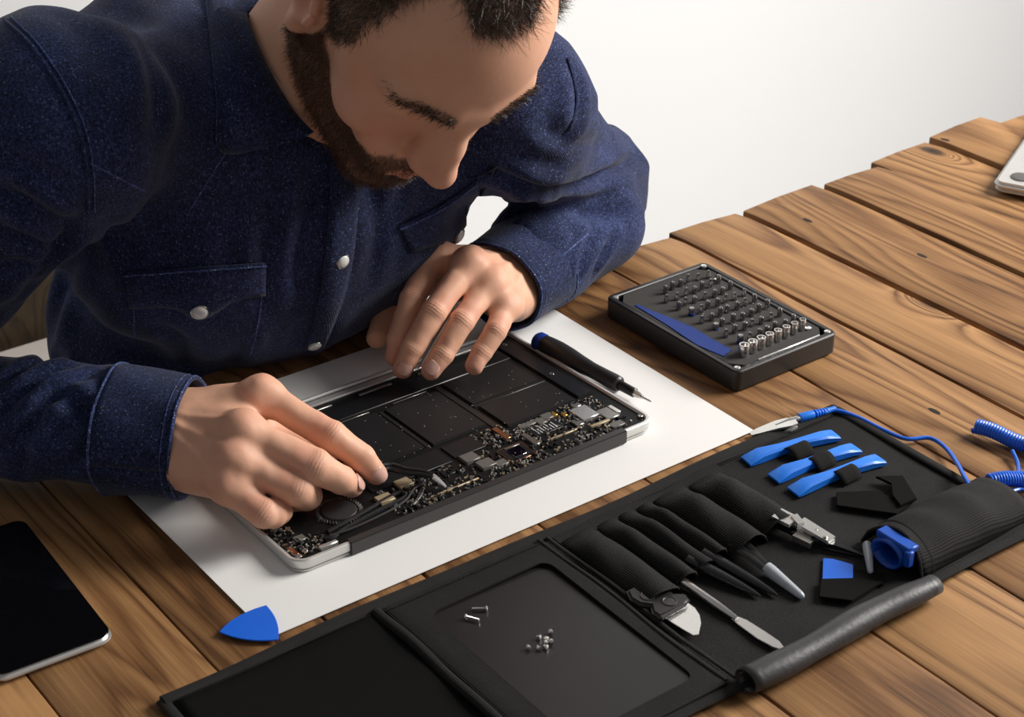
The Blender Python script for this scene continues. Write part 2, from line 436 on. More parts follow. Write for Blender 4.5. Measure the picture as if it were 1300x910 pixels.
    # named pieces of the board: (name, material, cx, cy, w, d, top)
    for nm, m, cx, cy, w, d, top in (
        ('metal_shield', 'silver', .3235, .0855, .0155, .0185, .0002), ('metal_shield', 'tin', .3110, .0780, .0070, .0090, -.0006), ('metal_shield', 'tin', .3265, .0990, .0080, .0050, -.0006),
        ('capacitor', 'gold', .3050, .0985, .0035, .0050, -.0004), ('capacitor', 'gold', .3105, .0935, .0035, .0050, -.0004),
        ('chip', 'chip', .2870, .0875, .0260, .0150, -.0010), ('chip', 'chip', .2960, .1000, .0130, .0080, -.0012),
        ('connector', 'chip_grey', .2810, .0985, .0200, .0050, -.0002), ('connector', 'tin', .2680, .0800, .0045, .0190, -.0002), ('connector', 'copper', .2560, .1000, .0050, .0190, -.0002),
        ('choke', 'chip_grey', .2170, .0860, .0125, .0115, .0002), ('choke', 'chip_grey', .2215, .0720, .0125, .0110, .0002), ('choke', 'chip_grey', .2980, .0990, .0085, .0080, .0000), ('choke', 'chip_grey', .2900, .0960, .0080, .0080, .0000),
        ('choke', 'tan_part', .1600, .0870, .0115, .0105, .0000), ('choke', 'tan_part', .1380, .0780, .0120, .0105, .0000), ('choke', 'chip_grey', .2310, .0665, .0100, .0075, -.0004),
        ('flex_ribbon', 'tan_part', .3230, .0660, .0180, .0030, .0000), ('socket', 'tin', .3370, .0740, .0110, .0160, -.0002), ('socket', 'silver', .3450, .0760, .0040, .0120, .0000), ('socket', 'chip_grey', .3330, .0580, .0120, .0070, -.0008),
        ('socket', 'silver', .0760, .0525, .0140, .0035, .0004), ('socket', 'chip_grey', .0580, .0950, .0060, .0120, -.0006), ('socket', 'copper', .0535, .0640, .0040, .0160, -.0008), ('socket', 'chip_grey', .0650, .0720, .0080, .0070, -.0006),
        ('chip', 'chip', .1760, .0660, .0200, .0090, -.0014), ('chip', 'chip', .1950, .0830, .0120, .0120, -.0014), ('board_edge', 'tan_part', .1860, .0605, .0420, .0016, -.0012), ('board_edge', 'tan_part', .2950, .0715, .0300, .0020, -.0012)):
        blk(nm, m, cx-w/2, cy-d/2, cx+w/2, cy+d/2, -.0030, top, .0004)
    cpu = blk('processor', 'copper', .2385, .0620, .2610, .0830, -.0028, -.0016, .0002); blk('processor_top', 'chip', .2395, .0630, .2600, .0820, -.0017, -.0014, .0001, cpu)
    blk('processor_die', 'mirror_die', .2440, .0660, .2560, .0780, -.0014, -.0008, .0002, cpu); blk('processor_die', 'tin', .2445, .0795, .2580, .0812, -.0014, -.0010, .0001, cpu)
    for i in range(7): blk('print_line', 'white_print', .2780+.0028*i, .0820, .2788+.0028*i, .0930-.004*(i % 2), -.0011, -.00095, 0)
    for i in range(6): blk('print_line', 'white_print', .2910+.002*i, .0970, .2915+.002*i, .1025, -.0013, -.00115, 0)
    # tiny solder parts nobody would count
    def scatter(n, areas, mat, smin, smax, seed):
        r = np.random.RandomState(seed); g = G()
        for _ in range(n):
            a = areas[r.randint(len(areas))]; x, y = r.uniform(a[0], a[2]), r.uniform(a[1], a[3]); w, d = r.uniform(smin, smax, 2)
            if r.rand() < .5: w *= .5
            else: d *= .5
            g.box((x, y, zt(y)-.0018+r.uniform(0, .0005)), (w, d, r.uniform(.0008, .0020)), 0)
        o = g.build('solder_parts', mat, t, False); o['kind'] = 'stuff'
    A = [(.136, .0515, .345, .0640), (.140, .0515, .330, .0600), (.136, .0610, .345, .0720), (.136, .0720, .238, .0900), (.262, .0700, .345, .0850), (.240, .0850, .300, .1020), (.236, .0940, .262, .1120), (.050, .0520, .080, .0720), (.050, .0520, .066, .1100), (.300, .0860, .346, .1040)]
    scatter(420, A, 'chip', .0012, .0040, 1); scatter(300, A, 'chip_grey', .0010, .0028, 2); scatter(190, A, 'tan_part', .0008, .0022, 3); scatter(240, A, 'silver', .0006, .0019, 4); scatter(90, A, 'white_print', .0005, .0013, 5)
    dust = G(); r = np.random.RandomState(9)
    for _ in range(60): x, y = r.uniform(.157, .33), r.uniform(.107, .188); dust.box((x, y, zt(y)-.0003), (.0004, .0004, .0003))
    o = dust.build('dust_specks', 'white_print', t, False); o['kind'] = 'stuff'
    for x, y in ((.3540, .0560), (.0535, .0535), (.3430, .2130), (.0525, .2130), (.3425, .150), (.060, .0565)):
        g = G(); g.lathe([(-.002, .0022), (.0004, .0022), (.0008, .0016), (.0004, .0008)], (x, y, zt(y)-.001), (x, y, zt(y)), 14); g.build('case_screw', 'steel', t)
build_laptop()

# ================================================================ phone, pick, screwdriver, far laptop, bench
def build_small():
    t = thing('phone', 'black glass smartphone with rounded silver frame lying on the bare planks', 'phone', (-.116, .145, .0008))
    R = .0095
    def slab(inset0, z0, z1, bev, nm, mat):
        g = G(); g.prism(rrect(-.0395+inset0, -.079+inset0, .0395-inset0, .079-inset0, R-inset0, 10), z0, z1, bev, 3)
        a = -.045; V = [(x*math.cos(a)-y*math.sin(a)-.1165, x*math.sin(a)+y*math.cos(a)+.1345, z) for x, y, z in g.V]
        g.V = V; return g.build(nm, mat, t)
    slab(0, .0010, .0080, .0030, 'frame', 'aluminium'); slab(.0012, .0076, .0084, .0003, 'screen_glass', 'glass_black')
    # pick
    g = G(); A, B, C_ = at(278, 801, .004)[:2], at(338, 767, .004)[:2], at(353, 811, .004)[:2]; ctr = (A+B+C_)/3; out = []
    for P, Q, b in ((A, B, .0040), (B, C_, .0030), (C_, A, .0040)):
        m = (P+Q)/2; o = nrm(m-ctr)*b
        for i in range(10): s = i/10; out.append(P*(1-s)+Q*s+o*4*s*(1-s))
    o = g.prism(out, .0026, .0036, .0003).build('opening_pick', 'blue_plastic', loc=(*ctr, .0026)); _meta(o, 'bright blue triangular opening pick lying across the near corner of the paper', 'pick')
    # screwdriver
    a = np.array([.3640, .1985, .0108]); b = np.array([.3760, .0850, .0088]); ax = nrm(b-a)
    t = thing('screwdriver', 'slim black precision screwdriver with blue cap lying on the white paper', 'screwdriver', (.370, .13, .0022))
    g = G(); g.lathe([(.0, .0040), (.0010, .0070), (.0030, .0083), (.0075, .0084), (.0085, .0078), (.0120, .0078)], a, b, 24); g.build('cap', 'blue_deep', t)
    g = G(); g.lathe([(.0090, .0072), (.0100, .0080), (.0160, .0085), (.0260, .0088), (.0380, .0083), (.0520, .0070), (.0640, .0062), (.0760, .0063), (.0880, .0066), (.0935, .0064), (.0950, .0050), (.0952, .0030)], a, b, 28); g.build('handle', 'case_black', t)
    g = G(); g.lathe([(.0945, .0036), (.0955, .0040), (.1110, .0038), (.1118, .0030)], a, b, 20); g.build('collar', 'satin_black', t)
    g = G(); g.lathe([(.1110, .0030), (.1150, .0026), (.1180, .0017), (.1195, .0017), (.1200, .0010), (.1270, .0009), (.1290, .0003)], a, b, 16); g.build('bit', 'steel', t)
    # the other laptop
    u = nrm([.9, .44]); w = np.array([u[1], -u[0]]); c0 = np.array([.905, .183])
    t = thing('closed_laptop', 'closed grey laptop lying on the planks away from the tools', 'laptop', (*(c0+u*.15+w*.11), .004))
    def lap_(i, z0, z1, nm, m, bev):
        g = G(); g.prism(rrect(i, i, .31-i, .22-i, .010, 8), z0, z1, bev, 2); g.V = [(*(c0+u*x+w*y), z) for x, y, z in g.V]
        return g.build(nm, m, t)
    lap_(.001, .0052, .0078, 'screen_lid', 'aluminium', .001); lap_(0, .0080, .0150, 'case', 'aluminium', .0030)
    for x, y in ((.022, .022), (.288, .022), (.022, .198), (.288, .198)):
        p = c0+u*x+w*y; g = G(); g.lathe([(-.001, .010), (.0010, .010), (.0016, .008)], (*p, .015), (*p, .016), 20); g.build('reflection_disc', 'reflection_grey', t)  # grey discs put in to imitate a dark reflection on the case
    # bench
    yb = at(30, 430, -.347)[1]
    t = thing('bench', 'low bench with a pale seat pad and dark wooden back behind the table', 'bench', (.12, yb-.2, -.75))
    plain('pad_cloth', (.55, .50, .46), .9, var=.06)
    g = G(); g.box((.12, yb-.245, -.372), (.86, .49, .05), .015, None, 3); g.build('seat_pad', 'pad_cloth', t)
    g = G(); g.box((.12, yb-.24, -.413), (.90, .50, .03), .004); g.build('seat_board', 'wood_dark', t)
    g = G(); g.box((.12, yb+.025, -.260), (.90, .04, .30), .006); g.build('back_board', 'wood_dark', t)
    for x in (-.29, .53):
        for y in (yb-.46, yb+.02): g = G(); g.box((x, y, -.588), (.05, .05, .324), .004); g.build('leg', 'wood_dark', t)
build_small()

# ================================================================ black tool roll and what it holds
def mat_fabric(name, col, sc=1500, rough=.8):
    t = NT(name); c = t.coord()
    w1 = t.add('ShaderNodeTexWave', bands_direction='X'); t.link(c, w1.inputs['Vector']); w1.inputs['Scale'].default_value = sc/6.28; w1.inputs['Distortion'].default_value = .5
    w2 = t.add('ShaderNodeTexWave', bands_direction='Y'); t.link(c, w2.inputs['Vector']); w2.inputs['Scale'].default_value = sc/6.28; w2.inputs['Distortion'].default_value = .5
    v = t.math('MULTIPLY', w1.outputs['Fac'], w2.outputs['Fac'])
    n = t.noise(c, 40, 3)
    cc = t.mix(t.math('ADD', t.math('MULTIPLY', v, .5), t.math('MULTIPLY', n, .5)), tuple(x*.30 for x in col), tuple(x*2.1 for x in col))
    MATS[name] = t.out(col=cc, rough=rough, normal=t.bump(v, .8, .0008, t.bump(n, .2, .002)), spec=.25)
mat_fabric('nylon', (.0125, .0118, .0112)); mat_fabric('binding', (.021, .020, .019), 2200, .85); mat_fabric('elastic', (.010, .0095, .009), 2600, .9)
plain('vinyl', (.034, .033, .035), .48, var=.15, vs=25, bump=.25, bs=260, bd=.001)
plain('suede', (.0055, .0053, .0052), .92, spec=.1, var=.2, bump=.3, bs=2000)
plain('magnet_sheet', (.0125, .0115, .0115), .36, var=.06, bump=.03)
plain('clear_tip', (.62, .66, .72), .25, .0, var=.06, trans=.35)
plain('black_gloss', (.008, .008, .009), .28, var=.1)

def build_roll():
    X0, X1, Y0, Y1 = -.085, .489, -.214, -.0175
    t = thing('tool_roll', 'unrolled black nylon tool roll with sewn pockets spread on the planks', 'tool roll', (.20, -.115, .0006))
    rng = np.random.RandomState(5)
    def wav(x, y): return .0012*math.sin(x*23+1)*math.sin(y*31)+.0008*math.sin(x*57+y*40)
    nx, ny = 90, 40; P = []
    for i in range(nx):
        x = X0+(X1-X0)*i/(nx-1); row = []
        for j in range(ny):
            y = Y0+(Y1-Y0)*j/(ny-1); ys = y+.0018*math.sin(x*19)*(1 if j in (0, ny-1) else .3)
            row.append((x, ys, .0036+wav(x, y)*.6))
        P.append(row)
    g = G(); g.grid(P); o = g.build('base_cloth', 'nylon', t); m = o.modifiers.new('thick', 'SOLIDIFY'); m.thickness = .0022; m.offset = 1
    edge = lambda pts, r, nm='binding', mat='binding', fl=.45: (lambda g: (g.tube(spline(pts, 6), r, 10, True, ((0, 0, 1), fl)), g.build(nm, mat, t)))(G())
    edge([(x, Y1+.0018*math.sin(x*19), .0044+.0006*math.sin(x*40)) for x in np.linspace(X0, X1, 24)], .0054, fl=.55)
    edge([(x, Y0+.0018*math.sin(x*19), .0044) for x in np.linspace(X0, X1, 24)], .0040)
    edge([(X1, y, .0046) for y in np.linspace(Y0, Y1, 10)], .0040); edge([(X0, y, .0044) for y in np.linspace(Y0, Y1, 10)], .0040)
    # smooth left flap
    P = [[(x, y, .0052+.0006*math.sin(x*40+y*25)) for y in np.linspace(Y0+.004, Y1-.005, 16)] for x in np.linspace(X0+.004, .064, 20)]
    g = G(); g.grid(P); o = g.build('flap', 'suede', t); m = o.modifiers.new('thick', 'SOLIDIFY'); m.thickness = .001; m.offset = 1
    edge([(.0660+.0005*math.sin(y*60), y, .0064+.0008*math.sin(y*80)) for y in np.linspace(Y0+.002, Y1-.004, 18)], .0036, 'fold_ridge', 'nylon', .8)
    # framed window with a magnetic sheet
    A = rrect(.070, Y0+.003, .200, Y1-.006, .003, 6); Bp = rrect(.0905, -.196, .1855, -.046, .008, 6)
    g = G(); n = len(A); V = []; F = []
    def zz(p, inner):
        bulge = .0030*math.exp(-((p[1]+.115)/.030)**2)*(1 if p[0] > .18 else .25) if inner else 0
        return .0078+wav(*p)*.6+bulge
    rings = [[(*p, .0042) for p in A], [(*p, zz(p, 0)-.0012) for p in A], [(p[0]*.9+q[0]*.1, p[1]*.9+q[1]*.1, zz(p, 0)) for p, q in zip(A, Bp)], [(p[0]*.5+q[0]*.5, p[1]*.5+q[1]*.5, zz(q, 1)*.5+zz(p, 0)*.5) for p, q in zip(A, Bp)],
             [(*q, zz(q, 1)) for q in Bp], [(*q, zz(q, 1)-.0014) for q in Bp]]
    for r in rings: V += r
    for j in range(len(rings)-1):
        for i in range(n): k = (i+1) % n; F.append((j*n+i, j*n+k, (j+1)*n+k, (j+1)*n+i))
    raw('window_frame', V, F, 'nylon', t, True, None, 50)
    g = G(); g.box((.136, -.122, .0052), (.112, .166, .0012), .0003); g.build('magnetic_sheet', 'magnet_sheet', t)
    for x in (.1975, .2050): edge([(x+.001*math.sin(y*50), y, .0080-.0012*(x > .2)) for y in np.linspace(Y0+.004, Y1-.006, 16)], .0016, 'seam_ridge', 'binding', .6)
    # stitches
    def stitches(p, q, n, z):
        p, q = np.array(p), np.array(q); d = nrm(q-p); L = np.linalg.norm(q-p)/n; g = G()
        for i in range(n):
            c = p+d*L*(i+.5); g.tube([(*(c-d*L*.33), z), (*(c-d*L*.15), z+.0005), (*(c+d*L*.15), z+.0005), (*(c+d*L*.33), z)], .00035, 5)
        o = g.build('stitching', 'elastic', t); o['kind'] = 'stuff'
    stitches((.072, Y1-.011), (.198, Y1-.011), 42, .0082); stitches((X0+.005, Y1-.0065), (.064, Y1-.0065), 48, .0062); stitches((.2015, -.03), (.2015, -.20), 56, .0072); stitches((.21, Y1-.0065), (.48, Y1-.0065), 90, .0050)
    # sewn pockets, open towards the near side
    for x0, x1, ym, h in ((.2080, .2385, -.1210, .0100), (.2385, .2580, -.1165, .0095), (.2580, .2745, -.1130, .0100), (.2745, .2900, -.1100, .0105), (.2900, .3230, -.1150, .0135), (.3230, .3570, -.1100, .0125)):
        P = []
        for i in range(15):
            s = i/14; y = -.0330+(ym+.0330)*s; prof = h*(.30+.70*sstep(0, .35, s)); row = []
            for j in range(13):
                q = j/12; a = math.pi*q; x = x0+(x1-x0)*q; zz_ = .0046+prof*max(0, math.sin(a))**.62*(1+.07*math.sin(9*s+x*200))
                row.append((x, y+(-.0035*math.sin(a) if i == 14 else 0), zz_))
            P.append(row)
        g = G(); g.grid(P); o = g.build('pocket', 'nylon', t); m = o.modifiers.new('thick', 'SOLIDIFY'); m.thickness = .0011; m.offset = 0
        g = G(); g.tube([P[-1][j] for j in range(13)], .0009, 6); g.build('pocket_hem', 'binding', o)
    P = [[(x, y, .0058+.0006*math.sin(x*60+y*30)) for y in np.linspace(-.035, -.019, 6)] for x in np.linspace(.208, .36, 18)]
    g = G(); g.grid(P); g.build('pocket_band', 'nylon', t)
    # rolled lower flap
    P = []
    for i in range(30):
        x = .205+(.372-.205)*i/29; row = []
        for k in range(34):
            a = -math.pi*.5+2*math.pi*1.35*k/33; r = (.0098-.0030*k/33)*(1+.05*math.sin(x*90))*(1-.25*sstep(.34, .372, x))
            row.append((x, -.2205+r*math.cos(a)*1.05+.0012*math.sin(x*45), .0102+r*math.sin(a)*.88))
        P.append(row)
    g = G(); g.grid(P); o = g.build('rolled_flap', 'vinyl', t); m = o.modifiers.new('thick', 'SOLIDIFY'); m.thickness = .0012; m.offset = 0
    # pocket for the wrist strap
    P = []
    for i in range(20):
        s = i/19; x = .376+(.494-.376)*s; row = []
        for j in range(15):
            q = j/14; a = math.pi*q; hh = .0225*(1-.45*sstep(.55, 1.0, s))
            row.append((x+(.004*math.sin(a) if i == 0 else 0), -.207+.054*q+.004*s, .0046+hh*max(0, math.sin(a))**.55*(1+.05*math.sin(x*170+q*4))))
        P.append(row)
    g = G(); g.grid(P); o = g.build('strap_pocket', 'nylon', t); m = o.modifiers.new('thick', 'SOLIDIFY'); m.thickness = .0013; m.offset = 0
    for i in (0, 1): g = G(); g.tube([np.array(P[i*2][j])+np.array([0, 0, .0004]) for j in range(15)], .0012-.0004*i, 6); g.build('pocket_hem', 'binding', o)
    # hook-and-loop straps
    def tab(pts, z0, z1, nm='strap'):
        g = G(); g.prism([at(p[0], p[1], z1)[:2] for p in pts], z0, z1, .0004); return g.build(nm, 'suede', t)
    tab([(1062, 624), (1112, 622), (1143, 635), (1163, 632), (1139, 652), (1062, 641)], .0046, .0072)
    tab([(1112, 604), (1146, 603), (1164, 632), (1143, 641), (1133, 628), (1131, 613)], .0074, .0096)
    tab([(1042, 734), (1085, 733), (1120, 738), (1082, 762), (1040, 757)], .0062, .0082)
    tab([(1083, 722), (1122, 727), (1122, 742), (1083, 737)], .0042, .0060, 'elastic_band')
    for px, py in ((1013, 568), (1041, 581), (1073, 598)):
        c = at(px, py, .010); P = []
        for i in range(5):
            row = []
            for j in range(11):
                q = j/10; a = math.pi*q; row.append((c[0]-.0092+.0184*i/4, c[1]-.0085+.017*q, .0042+.0080*max(0, math.sin(a))**.5))
            P.append(row)
        g = G(); g.grid(P); o = g.build('elastic_loop', 'elastic', t); m = o.modifiers.new('thick', 'SOLIDIFY'); m.thickness = .0010; m.offset = 1
    return t
build_roll()

def build_roll_tools():
    # three blue opening tools under their elastic loops
    for i, (p, q, lab) in enumerate((((947, 582), (1061, 549), 'blue plastic opening tool in the elastic loop beside the metal clip'), ((982, 604), (1087, 566), 'blue plastic opening tool in the middle of the three elastic loops'), ((1007, 621), (1118, 580), 'blue plastic opening tool in the elastic loop beside the folded strap'))):
        a, b = at(*p, .0085), at(*q, .0085); c = (a+b)/2; L = np.linalg.norm(b-a); an = math.atan2(b[1]-a[1], b[0]-a[0])
        h = L/2; w = .0058
        prof = [(-h, w*1.12, .0016), (-h+.003, w*1.16, .0030), (-h+.012, w*1.05, .0066), (-h+.030, w*.70, .0062), (0, w*.66, .0062), (h-.026, w*.72, .0062), (h-.012, w*.95, .0056), (h-.004, w*1.12, .0040), (h, w*1.20, .0028)]
        V = []; F = []
        for s, ww, hh in prof:
            for y, z in ((-ww, 0), (ww, 0), (ww, hh*.75), (ww*.72, hh), (-ww*.72, hh), (-ww, hh*.75)):
                V.append((c[0]+s*math.cos(an)-y*math.sin(an), c[1]+s*math.sin(an)+y*math.cos(an), .0052+z))
        for j in range(len(prof)-1):
            for k in range(6): m = (k+1) % 6; F.append((j*6+k, j*6+m, (j+1)*6+m, (j+1)*6+k))
        F.append(tuple(range(5, -1, -1))); F.append(tuple(range((len(prof)-1)*6, len(prof)*6)))
        F = [f[::-1] for f in F]
        o = raw('opening_tool', V, F, 'blue_light', None, True, (c[0], c[1], .0052), 25); _meta(o, lab, 'opening tool', 'blue opening tools in the tool roll')
    # knife
    t = thing('pry_knife', 'wide steel pry knife with moulded black handle tucked in a roll pocket', 'knife', (.222, -.12, .0056))
    pp = lambda P, z: [at(p[0], p[1], z)[:2] for p in P]
    g = G(); g.prism(pp([(795, 748), (835, 728), (846, 733), (846, 743), (856, 752), (870, 752), (876, 759), (870, 768), (838, 783), (828, 776), (826, 768), (812, 766), (800, 759)], .0105), .0056, .0106, .0018, 3); hd = g.build('handle', 'case_black', t)
    g = G(); g.prism(pp([(838, 781), (874, 762), (871, 769), (841, 786)], .0112), .0098, .0112, .0005); g.build('grip_ridge', 'hinge_plastic', hd)
    for p in ((822, 756), (850, 763)):
        c = at(*p, .0108); g = G(); g.lathe([(-.0008, .0050), (.0002, .0050), (.0004, .0044), (.0000, .0040), (.0000, .0004)], c, c+np.array([0, 0, 1]), 20); g.build('grip_disc', 'hinge_plastic', hd)
    g = G(); g.prism(pp([(838, 780), (872, 764), (882, 771), (888, 780), (890, 790), (887, 805), (880, 806), (868, 799), (852, 789)], .0084), .0076, .0084, .0002); g.build('blade', 'silver', t)
    # steel spatula
    t = thing('steel_spudger', 'slim bright steel spudger with a rounded flat blade in the roll', 'spudger', (.246, -.15, .0052))
    g = G(); g.tube([(.2434, -.100, .0080), (.2437, -.110, .0080), (.2452, -.150, .0074), (.2460, -.163, .0068), (.2463, -.168, .0066)], [.0030, .0030, .0029, .0022, .0018], 14); g.build('shaft', 'steel', t)
    g = G(); pts = [(.2440, -.1650), (.2485, -.1650), (.2510, -.1720), (.2520, -.1900), (.2525, -.2000), (.2505, -.2065), (.2475, -.2070), (.2450, -.2020), (.2430, -.1900), (.2432, -.1720)]
    g.prism(pts, .0056, .0066, .0003); g.build('blade', 'steel', t)
    # two black nylon spudgers
    for a, b, lab in (((886, 716), (966, 757), 'thin black pointed spudger beside the steel spudger'), ((905, 708), (988, 756), 'thin black pointed spudger beside the capped tweezers')):
        A, B = at(*a, .0095), at(*b, .0065); d = nrm(B-A); S0 = A-d*.008; L = np.linalg.norm(B-S0)
        g = G(); P = [S0+d*L*s for s in (0, .25, .45, .72, .90, 1.0)]; g.tube(P, [.0044, .0046, .0044, .0034, .0022, .0006], 12, True, ((0, 0, 1), .75))
        o = g.build('spudger', 'black_gloss', loc=(*A[:2], .0050)); _meta(o, lab, 'spudger', 'black spudgers in the tool roll')
    # tweezers with a clear cap
    A, B, C_ = at(938, 690, .0105), at(976, 723, .0095), at(1011, 751, .0072); t = thing('tweezers', 'black tweezers with a clear protective tip in the tool roll', 'tweezers', (*B[:2], .0052))
    d = nrm(B-A)
    for s in (-1, 1):
        w = nrm(np.cross(d, [0, 0, 1]))*s*.0014; g = G(); g.tube([A-d*.012+w*2.6, A-d*.002+w*2.3, B+w, C_-d*.006+w*.2], [.0042, .0046, .0030, .0010], 10, True, ((0, 0, 1), .5)); g.build('arm', 'black_gloss', t)
    g = G(); g.lathe([(0, .0044), (.004, .0045), (.018, .0036), (.032, .0026), (.0345, .0018), (.0355, .0004)], B-d*.002, C_, 18); g.build('tip_cover', 'clear_tip', t)
    # reverse tweezers with steel clamp
    t = thing('cross_lock_tweezers', 'cross-locking tweezers with steel clamp plates and fine black points in the roll', 'tweezers', (.349, -.13, .0052))
    def bar(pts, zs, w, th, nm, mat, par=t):
        g = G(); P = [at(p[0], p[1], z) for p, z in zip(pts, zs)]; V = []; F = []
        for i, p in enumerate(P):
            dd = nrm((P[min(i+1, len(P)-1)]-P[max(i-1, 0)])*np.array([1, 1, 0])); s = np.array([dd[1], -dd[0], 0]); ww = w[i]
            for y, z in ((-ww, -th), (ww, -th), (ww, th), (-ww, th)): V.append(p+s*y+np.array([0, 0, z]))
        for i in range(len(P)-1):
            for k in range(4): m = (k+1) % 4; F.append((i*4+k, i*4+m, (i+1)*4+m, (i+1)*4+k))
        F.append((3, 2, 1, 0)); F.append(tuple(range(len(P)*4-4, len(P)*4)))
        b = bmesh.new(); vs = [b.verts.new(tuple(v)) for v in V]
        for f in F: b.faces.new([vs[i] for i in f])
        bmesh.ops.recalc_face_normals(b, faces=b.faces[:]); g.bm(b); return g.build(nm, mat, par, False)
    bar([(930, 618), (985, 650), (1018, 668)], (.0150, .0140, .0120), (.0045, .0045, .0042), .0010, 'spring_leg', 'tin')
    bar([(920, 622), (978, 660), (1012, 676)], (.0100, .0100, .0095), (.0045, .0045, .0042), .0010, 'spring_leg', 'black_gloss')
    bar([(986, 652), (1008, 663)], (.0165, .0155), (.0062, .0062), .0013, 'clamp_plate', 'silver'); bar([(1008, 655), (1017, 666), (1016, 674)], (.0170, .0158, .0120), (.0026, .0026, .0024), .0014, 'clamp_tab', 'silver')
    pl = bar([(1016, 662), (1056, 686)], (.0150, .0118), (.0050, .0042), .0012, 'rivet_plate', 'silver'); bar([(1010, 679), (1032, 690)], (.0095, .0085), (.0044, .0040), .0022, 'clamp_plate', 'tin')
    for p in ((1036, 673), (1048, 682)):
        c = at(*p, .0138); g = G(); g.lathe([(-.001, .0014), (.0006, .0014), (.0010, .0008)], c, c+np.array([0, 0, 1]), 12); g.build('rivet', 'tin', pl)
    bar([(1030, 683), (1060, 690), (1096, 706)], (.0100, .0090, .0062), (.0036, .0032, .0005), .0011, 'point', 'black_gloss'); bar([(1020, 686), (1058, 697), (1094, 707)], (.0072, .0068, .0058), (.0034, .0028, .0005), .0009, 'point', 'black_gloss')
    # spare clear tip
    a, b = at(1101, 691, .0080), at(1104, 717, .0072); g = G(); g.lathe([(0, .0032), (.004, .0036), (.020, .0026), (.030, .0020), (.0315, .0006)], a, b, 16)
    o = g.build('tip_cover', 'clear_tip', loc=(*a[:2], .0050)); _meta(o, 'small loose clear tip cover beside the blue wrist strap', 'tip cover')
    # blue pick under the tab
    g = G(); g.prism([at(p[0], p[1], .0062)[:2] for p in ((1045, 708), (1058, 709), (1083, 716), (1083, 736), (1062, 744), (1044, 738))], .0052, .0061, .0002)
    o = g.build('opening_pick', 'blue_plastic', loc=(*at(1062, 724, .006)[:2], .0052)); _meta(o, 'blue opening pick held under the black tab of the tool roll', 'pick')
    # grounding strap: wristband in its pocket, coiled cord, clip
    t = thing('wrist_strap', 'blue antistatic wrist strap with coiled cord and steel crocodile clip', 'wrist strap', (.44, -.09, .002))
    P = []
    for k in range(30):
        a = -.4+2*math.pi*1.15*k/29; r = .0085+.0012*k/29
        P.append([(x+.366, -.183+r*math.cos(a)*1.25, .0150+r*math.sin(a)*.95) for x in np.linspace(0, .030, 4)])
    g = G(); g.grid(P); o = g.build('wristband', 'blue_mid', t); m = o.modifiers.new('thick', 'SOLIDIFY'); m.thickness = .0016
    g = G(); g.box((.374, -.1845, .0240), (.010, .030, .0050), .0010); g.box((.370, -.1990, .0190), (.006, .0050, .0120), .0010); g.build('buckle', 'blue_mid', t)
    pts = [at(*p, z) for p, z in (((1046, 524), .0078), ((1062, 521), .0072), ((1090, 530), .0060), ((1120, 545), .0050), ((1150, 557), .0040), ((1180, 556), .0040), ((1200, 568), .0050), ((1215, 588), .0080), ((1226, 608), .0140), ((1240, 632), .0150))]
    g = G(); g.tube(spline(pts, 10), .0016, 10); g.build('cord', 'blue_plastic', t)
    def coil(a, b, turns, R, r, nm='coiled_cord'):
        a, b = np.array(a), np.array(b); ax = nrm(b-a); u = nrm(np.cross(ax, [0, 0, 1])); w = np.cross(ax, u); n = turns*12; Q = []
        for i in range(n+1): s = i/n; q = 2*math.pi*turns*s; Q.append(a+(b-a)*s+(u*math.cos(q)+w*math.sin(q))*R+np.array([0, 0, .0012*math.sin(s*9)]))
        g = G(); g.tube(Q, r, 7); return g.build(nm, 'blue_plastic', t)
    c1a, c1b = at(1238, 541, .0075), at(1345, 578, .0075); c2a, c2b = at(1254, 612, .0085), at(1350, 600, .0085)
    coil(c1a, c1b, 30, .0048, .00125); coil(c2a, c2b, 28, .0048, .00125)
    g = G(); g.tube(spline([at(1285, 572, .006), at(1292, 588, .004), at(1293, 604, .005)], 6), .0015, 8); g.build('cord', 'blue_plastic', t)
    g = G(); g.tube(spline([at(1262, 616, .010), at(1280, 624, .006), at(1300, 622, .004), at(1330, 640, .004)], 6), .0015, 8); g.build('cord', 'blue_plastic', t)
    a, b = at(1014, 531, .0085), at(1048, 522, .0078); g = G(); g.lathe([(0, .0032), (.001, .0038), (.013, .0036), (.0135, .0030)], a, b, 16); g.build('boot', 'blue_light', t)
    ax = nrm(b-a)
    for k in range(5):
        c = a+ax*(.0150+.0026*k); g = G(); g.lathe([(0, .0024), (.0003, .0034-.0002*k), (.0014, .0034-.0002*k), (.0017, .0024)], c, c+ax, 14); g.build('strain_relief', 'blue_light', t)
    g = G(); g.lathe([(0, .0022), (.022, .0022)], a+ax*.012, b+ax, 12); g.build('boot', 'blue_light', t)
    g = G(); p0, p1 = at(985, 541, .0078), at(1016, 531, .0085); g.tube([p0, (p0+p1)/2+np.array([0, 0, .001]), p1], [.0020, .0024, .0026], 10); g.build('ferrule', 'steel', t)
    for zo, s, nm in ((.0042, 1, 'upper_jaw'), (.0, -1, 'lower_jaw')):
        g = G(); tipp, back = at(953, 549, .0048), at(990, 541, .0075); d = nrm((back-tipp)*np.array([1, 1, 0])); w = np.array([d[1], -d[0], 0]); V = []; F = []
        for s_, hw, z in ((0, .0022, .0036+zo*.2), (.006, .0036, .0044+zo*.45), (.020, .0052, .0062+zo*.9), (.030, .0058, .0070+zo*1.0), (.036, .0030, .0076+zo*.8)):
            for y, q in ((-hw, -.0007), (hw, -.0007), (hw, .0007), (-hw, .0007)): V.append(tipp*np.array([1, 1, 0])+d*s_+w*y+np.array([0, 0, z+q-.0012]))
